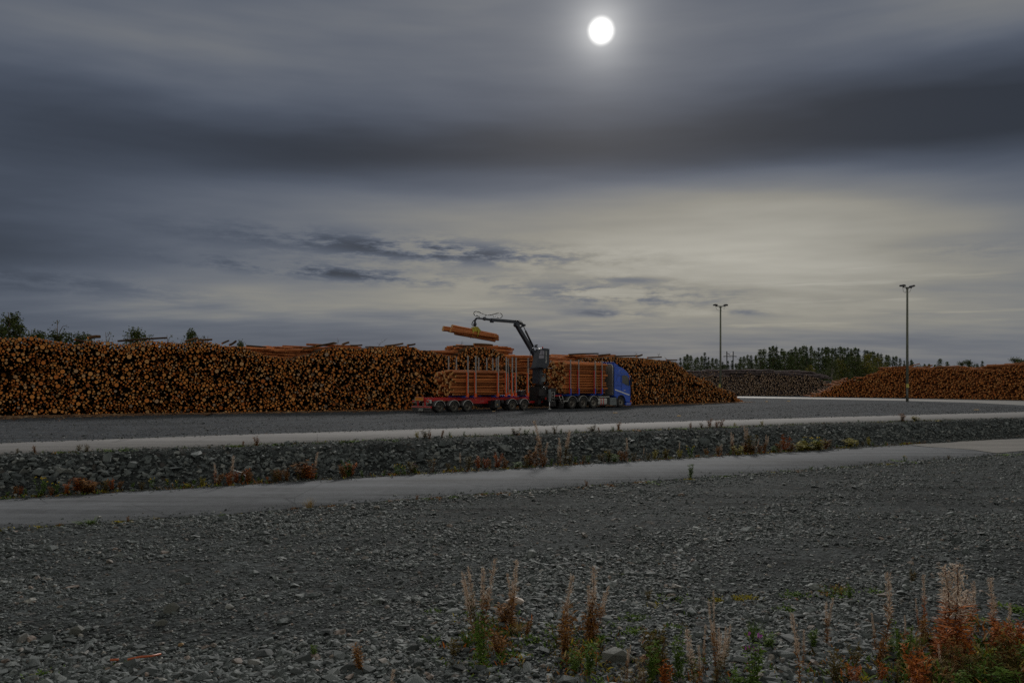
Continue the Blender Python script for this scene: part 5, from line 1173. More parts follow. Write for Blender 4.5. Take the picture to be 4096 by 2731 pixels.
for u, v, pr, w, lab in [(3645, 1436, SPRUCE, 1.0, 'small spruce right behind the tall lamp post'), (3672, 1455, ASPEN, 1.1, 'low bushy tree right of the tall lamp post'), (3700, 1456, PINES, 1.1, 'first of the small pines over the orange pile'), (3716, 1454, PINES, 1.1, 'second of the small pines over the orange pile'),
                         (3741, 1457, PINES, 1.2, 'third of the small pines over the orange pile'), (3761, 1433, PINES, 1.25, 'tallest pine over the orange pile, right of the tall lamp post'), (3789, 1445, PINES, 1.1, 'pine leaning next to the tallest one over the orange pile'), (3850, 1441, ASPEN, 1.1, 'ragged bushy tree over the middle of the orange pile'),
                         (3876, 1436, ASPEN, 1.2, 'rounded dark tree over the middle of the orange pile'), (3926, 1441, SPRUCE, 1.2, 'pointed spruce over the orange pile, before its highest hump'), (3908, 1455, PINES, 1.1, 'low pine at the foot of the pointed spruce'), (3982, 1455, PINES, 1.0, 'small pine peeping over the left of the highest hump'),
                         (4062, 1430, ASPEN, 1.3, 'broad dark tree over the highest hump of the orange pile'), (4094, 1436, ASPEN, 1.2, 'dark tree cut by the edge over the highest hump')]:
    tree_at(pr, 'small_tree', u, v, random.uniform(200, 230), w, lab)
# treetops over the long pile, at the left
for u, v, pr, Y, w, lab in [(42, 1242, ASPEN, 74, .95, 'tallest leafy treetop over the left end of the long pile'), (78, 1288, ASPEN, 74, .9, 'shorter leafy top just right of the tallest treetop'), (4, 1300, ASPEN, 75, .9, 'leafy treetop cut by the left edge'), (128, 1312, ASPEN, 78, .9, 'small leafy top between the tallest tree and the bare one'),
                            (165, 1328, GREENB, 78, 1.2, 'low green bush left of the bare treetop'), (230, 1274, BARE, 78, .8, 'bare thin treetop above green bushes'), (222, 1318, ASPEN, 78, 1.0, 'green bush at the foot of the bare treetop'), (283, 1325, ASPEN, 80, .95, 'bush right of the bare treetop'), (325, 1332, ASPEN, 80, .9, 'low bush next to the ridge logs'), (362, 1331, ASPEN, 80, .9, 'dark bush over the short slanting ridge log'),
                            (431, 1322, BARE, 82, .9, 'small bare treetop over the ridge'), (541, 1312, ASPEN, 84, .85, 'taller of two bushy treetops over the long thin log'), (520, 1333, ASPEN, 84, .8, 'low leafy shoulder left of the two bushy treetops'), (583, 1330, ASPEN, 84, .85, 'lower of two bushy treetops over the long thin log'), (676, 1333, BARE, 84, .9, 'sparse little top right of the long thin log'),
                            (760, 1318, ASPEN, 86, .8, 'leafy top over the tilted ridge log'), (797, 1338, BARE, 86, .9, 'sparse top right of the leafy one over the tilted log'), (824, 1338, BARE, 86, .9, 'bare twig top next to the level ridge log'), (966, 1363, ASPEN, 88, .7, 'small leafy top over the drop of the ridge')]:
    tree_at(pr, 'treetop', u, v, Y, w, lab)
# brush sticking out of the ridge
def twig(u, v0, v1, bend, lab):
    s = MAIN.s_of_u(u); x, y = MAIN.xy(s); p = at(u, v0, float(y)+1.5); q = at(u+bend, v1, float(y)+1.5); mb = MB()
    mb.tube([p, p.lerp(q, .5)+Vector((-bend*.003, 0, .05)), q], .016, 4, r2=.008)
    for k in range(5):
        f = random.uniform(.3, 1); b = p.lerp(q, f); mb.tube([b, b+Vector((random.uniform(-.25, .25), random.uniform(-.1, .1), random.uniform(.1, .3)))], .010, 3, r2=.005)
    tag(mb.build('dry_branch', M['trunk']), lab, 'branch', 'dry branches on the ridge')
for u, v0, v1, b, lab in [(1350, 1388, 1360, 3, 'thin dry twig upright on the hump left of the trailer'), (1512, 1388, 1362, 26, 'bent dry branch on the ridge between two humps'), (1838, 1390, 1374, 10, 'dry brush on the left of the mound above the trailer'), (2538, 1428, 1414, 12, 'tangled dry brush on the ridge right of the blue cab'), (2632, 1430, 1416, 6, 'leafless sprig on the last flat stretch of the ridge'), (2672, 1442, 1434, -10, 'low dry sprig where the ridge begins to slope')]:
    twig(u, v0, v1, b, lab)

# ------------------------------------------------------------------ plants
M['rust_leaf'] = leaf_mat('rust_leaves', (.13, .060, .018), (.32, .15, .04))
M['red_leaf'] = leaf_mat('orange_red_leaves', (.22, .055, .012), (.46, .145, .028))
M['olive_leaf'] = leaf_mat('olive_brown_leaves', (.06, .055, .014), (.15, .11, .03))
M['green_leaf'] = leaf_mat('weed_green_leaves', (.055, .11, .016), (.13, .20, .035))
M['yellow_leaf'] = leaf_mat('yellow_green_leaves', (.20, .19, .02), (.40, .32, .04))
M['straw'] = leaf_mat('straw', (.26, .18, .07), (.42, .31, .14))
M['fluff'] = leaf_mat('willowherb_fluff', (.46, .34, .26), (.70, .58, .48))
M['flower_y'] = leaf_mat('yellow_petals', (.60, .40, .02), (.75, .55, .04))
M['flower_p'] = leaf_mat('purple_petals', (.30, .06, .30), (.45, .12, .42))
M['stem'] = pmat('brown_red_stem', (.11, .045, .025), .7, .2, 8)
M['stem_g'] = pmat('green_stem', (.06, .08, .02), .7, .2, 8)
class LB:
    """leaves and blades: narrow bent strips"""
    def __init__(s): s.v = []; s.f = []; s.r = []
    def strip(s, p, d, L, w, droop=.4, seg=3, curl=0.0):
        p = Vector(p); d = Vector(d).normalized(); side = d.cross(Vector((0, 0, 1)))
        if side.length < 1e-3: side = Vector((1, 0, 0))
        side.normalize(); k = len(s.v); rn = random.random(); q = p.copy(); a = random.uniform(-.7, .7); side = (Matrix.Rotation(a, 3, d)@side)
        for i in range(seg+1):
            t = i/seg; ww = w*(math.sin(math.pi*min(1, .12+t*.86))) * .5
            s.v += [q+side*ww, q-side*ww]; s.r += [rn, rn]
            dd = d+Vector((0, 0, -droop*t*1.6)); 
            if curl: dd = Matrix.Rotation(curl*t, 3, side)@d
            q = q+dd.normalized()*(L/seg)
        for i in range(seg): s.f.append((k+2*i, k+2*i+1, k+2*i+3, k+2*i+2))
    def mesh(s, name, mat):
        return np_mesh(name, [tuple(x) for x in s.v], [np.array(s.f)], [mat], None, None, {'rnd': s.r})
def stalk(mb, base, top, r0, r1, bow=.04):
    base, top = Vector(base), Vector(top); b = Vector((random.uniform(-bow, bow), random.uniform(-bow, bow), 0)); pts = [base.lerp(top, t)+b*math.sin(math.pi*t) for t in (0, .25, .5, .75, 1)]
    mb.tube(pts, r0, 5, r2=r1); return pts
def along(pts, t): 
    k = min(int(t*4), 3); return pts[k].lerp(pts[k+1], t*4-k)
def rdir(up=.3):
    a = random.uniform(0, 6.283); return Vector((math.cos(a), math.sin(a), up))
def herb(kind, seed):
    """returns [(part, mesh)] for a plant one metre high"""
    random.seed(seed); mb = MB(); lf = LB(); fl = LB(); fw = LB(); parts = []
    if kind in ('fluff', 'fluff_red', 'fluff_olive'):
        for q in range(random.choice([1, 1, 2])):
            pts = stalk(mb, (random.uniform(-.04, .04), random.uniform(-.04, .04), 0), (random.uniform(-.12, .12), random.uniform(-.08, .08), random.uniform(.85, 1.0)), .006, .003)
            for k in range(80): lf.strip(along(pts, random.uniform(.03, .60)), rdir(random.uniform(.1, .9)), random.uniform(.06, .13), random.uniform(.012, .022), random.uniform(.1, .6))
            for k in range(230):
                t = random.uniform(.46, .995); lf2 = along(pts, t); fl.strip(lf2+Vector((random.gauss(0, .015), random.gauss(0, .015), 0)), rdir(random.uniform(.3, 1.6)), random.uniform(.04, .10)*(1.15-.5*t), random.uniform(.005, .010), 0, 4, random.uniform(-3.2, 3.2))
        leaf = {'fluff': 'rust_leaf', 'fluff_red': 'red_leaf', 'fluff_olive': 'olive_leaf'}[kind]; stem = 'stem'
    elif kind in ('rust', 'red', 'olive', 'yellow', 'green', 'thistle', 'ragwort'):
        ns = {'thistle': 5, 'ragwort': 4}.get(kind, 7)
        for q in range(ns):
            a = random.uniform(0, 6.28); sp = random.uniform(.08, .34); pts = stalk(mb, (.03*math.cos(a), .03*math.sin(a), 0), (sp*math.cos(a), sp*math.sin(a), random.uniform(.6, 1.0)), .008, .004)
            for k in range(40): lf.strip(along(pts, random.uniform(.05, 1.0)), rdir(random.uniform(.0, 1.0)), random.uniform(.10, .22), random.uniform(.028, .055), random.uniform(.1, .7))
            if kind in ('thistle', 'ragwort'):
                for k in range(16): fw.strip(pts[-1]+Vector((random.gauss(0, .03), random.gauss(0, .03), random.gauss(0, .02))), rdir(1.0), random.uniform(.03, .07), .03, .1, 2)
        leaf = {'rust': 'rust_leaf', 'red': 'red_leaf', 'olive': 'olive_leaf', 'yellow': 'yellow_leaf', 'green': 'green_leaf', 'thistle': 'green_leaf', 'ragwort': 'green_leaf'}[kind]; stem = 'stem_g' if kind in ('green', 'thistle', 'ragwort', 'yellow') else 'stem'
    elif kind in ('grass', 'straw'):
        for k in range(70): lf.strip((random.gauss(0, .10), random.gauss(0, .10), 0), rdir(random.uniform(1.2, 5)), random.uniform(.5, 1.1), random.uniform(.014, .028), random.uniform(.2, .9), 4)
        leaf = 'green_leaf' if kind == 'grass' else 'straw'; stem = None
    elif kind in ('mat', 'mat_red', 'mat_yellow'):
        for k in range(190):
            r = abs(random.gauss(0, 1.0)); a = random.uniform(0, 6.28); lf.strip((r*math.cos(a), r*math.sin(a)*.8, 0), rdir(random.uniform(.3, 2.0)), random.uniform(.25, .75), random.uniform(.10, .22), random.uniform(.2, .8))
        leaf = {'mat': 'green_leaf', 'mat_red': 'rust_leaf', 'mat_yellow': 'yellow_leaf'}[kind]; stem = None
    elif kind == 'dry':
        for q in range(9):
            a = random.uniform(0, 6.28); sp = random.uniform(.1, .4); pts = stalk(mb, (.04*math.cos(a), .04*math.sin(a), 0), (sp*math.cos(a), sp*math.sin(a), random.uniform(.6, 1.0)), .006, .003)
            for k in range(10): lf.strip(along(pts, random.uniform(.1, .8)), rdir(.4), random.uniform(.06, .12), .02, .5)
            for k in range(26): fl.strip(pts[-1]+Vector((random.gauss(0, .035), random.gauss(0, .035), random.gauss(0, .03))), rdir(random.uniform(-.3, 1.5)), random.uniform(.02, .06), .008, 0, 3, random.uniform(-3, 3))
        leaf = 'olive_leaf'; stem = 'stem'
    if mb.v and stem: parts.append(('stem', mb.mesh('stem', M[stem])))
    if lf.v: parts.append(('foliage', lf.mesh('foliage', M[leaf])))
    if fl.v: parts.append(('seed_fluff', fl.mesh('seed_fluff', M['fluff'] if kind != 'dry' else M['straw'])))
    if fw.v: parts.append(('flower', fw.mesh('flower', M['flower_p'] if kind == 'thistle' else M['flower_y'])))
    return parts
HERBS = {k: [herb(k, 1000+17*i+j) for j in range(3)] for i, k in enumerate(['fluff', 'fluff_red', 'fluff_olive', 'rust', 'red', 'olive', 'yellow', 'green', 'thistle', 'ragwort', 'grass', 'straw', 'mat', 'mat_red', 'mat_yellow', 'dry'])}
random.seed(99)
NAME = {'fluff': 'fireweed', 'fluff_red': 'fireweed', 'fluff_olive': 'fireweed', 'rust': 'weed', 'red': 'weed', 'olive': 'weed', 'yellow': 'weed', 'green': 'weed', 'thistle': 'thistle', 'ragwort': 'ragwort', 'grass': 'grass_tuft', 'straw': 'grass_tuft', 'mat': 'ground_weed', 'mat_red': 'ground_weed', 'mat_yellow': 'ground_weed', 'dry': 'dry_weed'}
LOOK = {'fluff': 'tall faded fireweed with rust leaves', 'fluff_red': 'tall fluffy fireweed with orange leaves', 'fluff_olive': 'tall fluffy fireweed with olive leaves', 'rust': 'rust brown bushy weed', 'red': 'orange red weed', 'olive': 'olive brown weed', 'yellow': 'yellow green bushy weed', 'green': 'green leafy weed', 'thistle': 'green weed with purple flowers', 'ragwort': 'green weed with yellow flowers', 'grass': 'green grass tuft', 'straw': 'straw coloured dry grass tuft', 'mat': 'low green ground weed', 'mat_red': 'low reddish ground weed', 'mat_yellow': 'low yellowish ground weed', 'dry': 'dry weed with tan seed heads'}
PLANTS = []
def plant(kind, x, y, H, wide=1.0, lean=(0, 0), place='', z=None, u=None, label=None):
    parts = random.choice(HERBS[kind]); zz = float(terrain(x, y)) if z is None else z
    o = empty(NAME[kind], (x, y, zz-.01), random.uniform(0, 6.28)); s = H
    o.matrix_world = Matrix.Translation((x, y, zz-.01))@Matrix.Rotation(lean[0], 4, 'Y')@Matrix.Rotation(random.uniform(0, 6.28), 4, 'Z')@Matrix.Diagonal((s*wide, s*wide, s, 1))
    for nm, me in parts: link(bpy.data.objects.new(nm, me), o)
    PLANTS.append((o, kind, place, u if u is not None else 2048+F*x/y, label)); return o
def on_line(u, Efun, off):
    """where the sight line of column u crosses the line Efun(x)+off"""
    k = (u-2048)/F; y = 20.0
    for _ in range(40): y = float(Efun(k*y))+off
    return k*y, y
def row(lst, Efun, off, place, zref):
    for kind, u, hp, *w in lst:
        x, y = on_line(u, Efun, off+random.uniform(-.15, .2)); H = hp*1.22/F*y; 
        if kind.startswith('mat'): H = .10; wd = min(3.6, (w[0] if w else 30)/F*y/2.6/H)
        else: wd = (w[0]/hp/.62 if w else 1.0)
        plant(kind, x, y, H, wd, (random.gauss(0, .06), 0), place, None, u)
PL = 'at the foot of the rock bank'
row([('green', 30, 22), ('rust', 60, 36), ('red', 82, 30), ('green', 105, 22), ('ragwort', 162, 62), ('green', 178, 26), ('ragwort', 225, 46), ('rust', 205, 34), ('red', 268, 42), ('red', 315, 48, 60), ('rust', 345, 54, 80), ('red', 372, 40), ('olive', 422, 48), ('red', 446, 40), ('rust', 477, 32), ('green', 530, 22), ('olive', 566, 32), ('ragwort', 607, 36), ('ragwort', 672, 32), ('ragwort', 709, 30), ('green', 778, 24), ('yellow', 808, 32), ('fluff_red', 862, 80), ('rust', 870, 44), ('fluff', 925, 104), ('red', 918, 44), ('red', 945, 42), ('rust', 964, 40), ('red', 992, 48), ('green', 972, 22), ('rust', 1000, 44), ('green', 1036, 20), ('red', 1069, 20), ('olive', 1100, 48), ('red', 1108, 36), ('rust', 1121, 40), ('rust', 1146, 44), ('rust', 1222, 66, 70), ('red', 1245, 52, 50), ('fluff', 1257, 96), ('green', 1262, 22), ('olive', 1192, 26), ('rust', 1380, 46, 40), ('red', 1405, 46, 40), ('green', 1395, 60), ('green', 1452, 24), ('green', 1536, 18), ('ragwort', 1588, 36), ('ragwort', 1612, 34), ('olive', 1650, 42, 40), ('thistle', 1660, 34), ('dry', 1730, 48, 40), ('olive', 1795, 28), ('yellow', 1822, 22), ('fluff_olive', 1848, 66), ('olive', 1872, 48)], E2, .30, PL, 0)
row([('red', 1914, 44), ('olive', 1922, 34), ('red', 1942, 36), ('rust', 1960, 32), ('red', 1990, 50, 34), ('rust', 2018, 40), ('green', 2066, 22, 40), ('olive', 2104, 34), ('rust', 2122, 54, 44), ('fluff', 2160, 162), ('fluff', 2148, 74), ('rust', 2172, 44), ('fluff', 2176, 84), ('green', 2205, 22), ('fluff_olive', 2228, 74, 40), ('fluff', 2240, 92), ('fluff_olive', 2262, 116), ('olive', 2281, 34), ('green', 2303, 24), ('olive', 2334, 30), ('green', 2352, 28), ('olive', 2404, 32, 30), ('ragwort', 2430, 34), ('olive', 2434, 44), ('green', 2458, 30, 40), ('rust', 2486, 40), ('fluff', 2508, 84), ('rust', 2498, 32), ('olive', 2535, 30), ('fluff_olive', 2575, 42), ('olive', 2592, 26), ('yellow', 2618, 34), ('yellow', 2660, 32), ('olive', 2664, 36), ('fluff_olive', 2716, 52), ('yellow', 2716, 34), ('ragwort', 2762, 44), ('rust', 2826, 30), ('green', 2824, 22), ('rust', 2872, 32), ('fluff', 2886, 40), ('green', 2923, 20), ('fluff', 2934, 76), ('yellow', 2950, 34, 44), ('fluff_olive', 2978, 92), ('rust', 2982, 40), ('olive', 3003, 66), ('rust', 2998, 34, 60), ('rust', 3036, 30), ('fluff', 3034, 50), ('fluff_olive', 3060, 62), ('rust', 3056, 34), ('green', 3098, 24, 30), ('rust', 3115, 40), ('red', 3140, 54), ('rust', 3166, 28, 34), ('yellow', 3200, 32, 50), ('yellow', 3232, 38, 60), ('ragwort', 3252, 42, 60), ('yellow', 3275, 36, 50), ('rust', 3305, 34, 40), ('olive', 3320, 26), ('green', 3348, 14), ('yellow', 3400, 34, 50), ('yellow', 3425, 24), ('olive', 3452, 18), ('yellow', 3476, 30), ('green', 3492, 14), ('ragwort', 3545, 16)], E2, .30, PL, 0)
PU = 'on the verge of the pale upper road'
row([('olive', 68, 22), ('rust', 140, 30), ('green', 170, 14), ('mat', 235, 10, 70), ('olive', 315, 30), ('olive', 346, 28), ('green', 390, 16), ('mat', 445, 12, 60), ('mat', 530, 12, 90), ('green', 505, 16), ('olive', 838, 14), ('mat', 925, 8, 50), ('rust', 971, 20), ('mat', 955, 8, 40), ('rust', 1027, 36), ('mat', 1110, 8, 60), ('mat', 1150, 8, 70), ('mat', 1272, 10, 40), ('mat', 1380, 10, 110), ('mat', 1560, 8, 90), ('yellow', 1671, 30), ('olive', 1702, 32, 34), ('rust', 1718, 26), ('rust', 1766, 28), ('green', 1800, 20), ('green', 1855, 20), ('green', 1902, 14), ('mat', 2005, 10, 60), ('olive', 2062, 24, 40), ('green', 2102, 22, 30), ('green', 2135, 16), ('olive', 2185, 20), ('olive', 2219, 30), ('green', 2243, 18), ('green', 2305, 16), ('olive', 2371, 26, 34), ('rust', 2398, 20), ('rust', 2475, 34), ('green', 2452, 20), ('mat_red', 2566, 12, 60), ('mat', 2600, 10, 40), ('mat_yellow', 2640, 8, 40), ('mat', 2700, 10, 80), ('mat', 2745, 10, 80), ('rust', 2763, 24), ('olive', 2806, 22), ('mat', 2790, 8, 60), ('rust', 2840, 34), ('rust', 2866, 28), ('rust', 2886, 30), ('mat', 2900, 8, 120), ('yellow', 2940, 18), ('mat', 3010, 8, 60), ('yellow', 3048, 20), ('rust', 3608, 30, 30), ('mat_yellow', 3510, 8, 50), ('yellow', 3668, 18, 40), ('mat_yellow', 3720, 8, 80), ('green', 3434, 12)], E5, -.25, PU, 0)
PN = 'at the near edge of the lower road'
row([('mat_yellow', 12, 16, 70), ('mat_yellow', 160, 10, 50), ('mat_red', 235, 12, 50), ('grass', 362, 26, 60), ('mat_yellow', 470, 16, 90), ('rust', 512, 22), ('mat_yellow', 625, 8, 40), ('straw', 1238, 44), ('mat', 898, 10, 40), ('mat_red', 1166, 6, 40), ('mat_red', 1325, 8, 50), ('rust', 1668, 20), ('mat', 1712, 8, 50), ('mat_red', 1755, 10, 50), ('mat', 1815, 8, 50), ('mat_red', 1920, 10, 60), ('mat', 1945, 8, 50), ('mat_red', 2010, 10, 70), ('mat_red', 2330, 12, 70), ('rust', 2345, 22), ('mat_red', 2440, 10, 50), ('mat_red', 2550, 10, 60), ('mat', 2590, 12, 90), ('green', 2760, 50, 30), ('mat_yellow', 2755, 14, 40), ('mat', 2850, 8, 50), ('mat', 2904, 10, 40), ('mat', 3005, 10, 70), ('mat_yellow', 3085, 8, 40), ('mat', 3160, 12, 50), ('mat_red', 3190, 12, 50), ('grass', 3246, 18), ('mat', 3305, 10, 40), ('mat', 3640, 14, 120), ('ragwort', 3620, 28), ('mat_yellow', 3555, 10, 70), ('olive', 3735, 12), ('olive', 3795, 18), ('mat', 3995, 10, 80), ('mat', 3375, 8, 40)], E1, -.12, PN, 0)
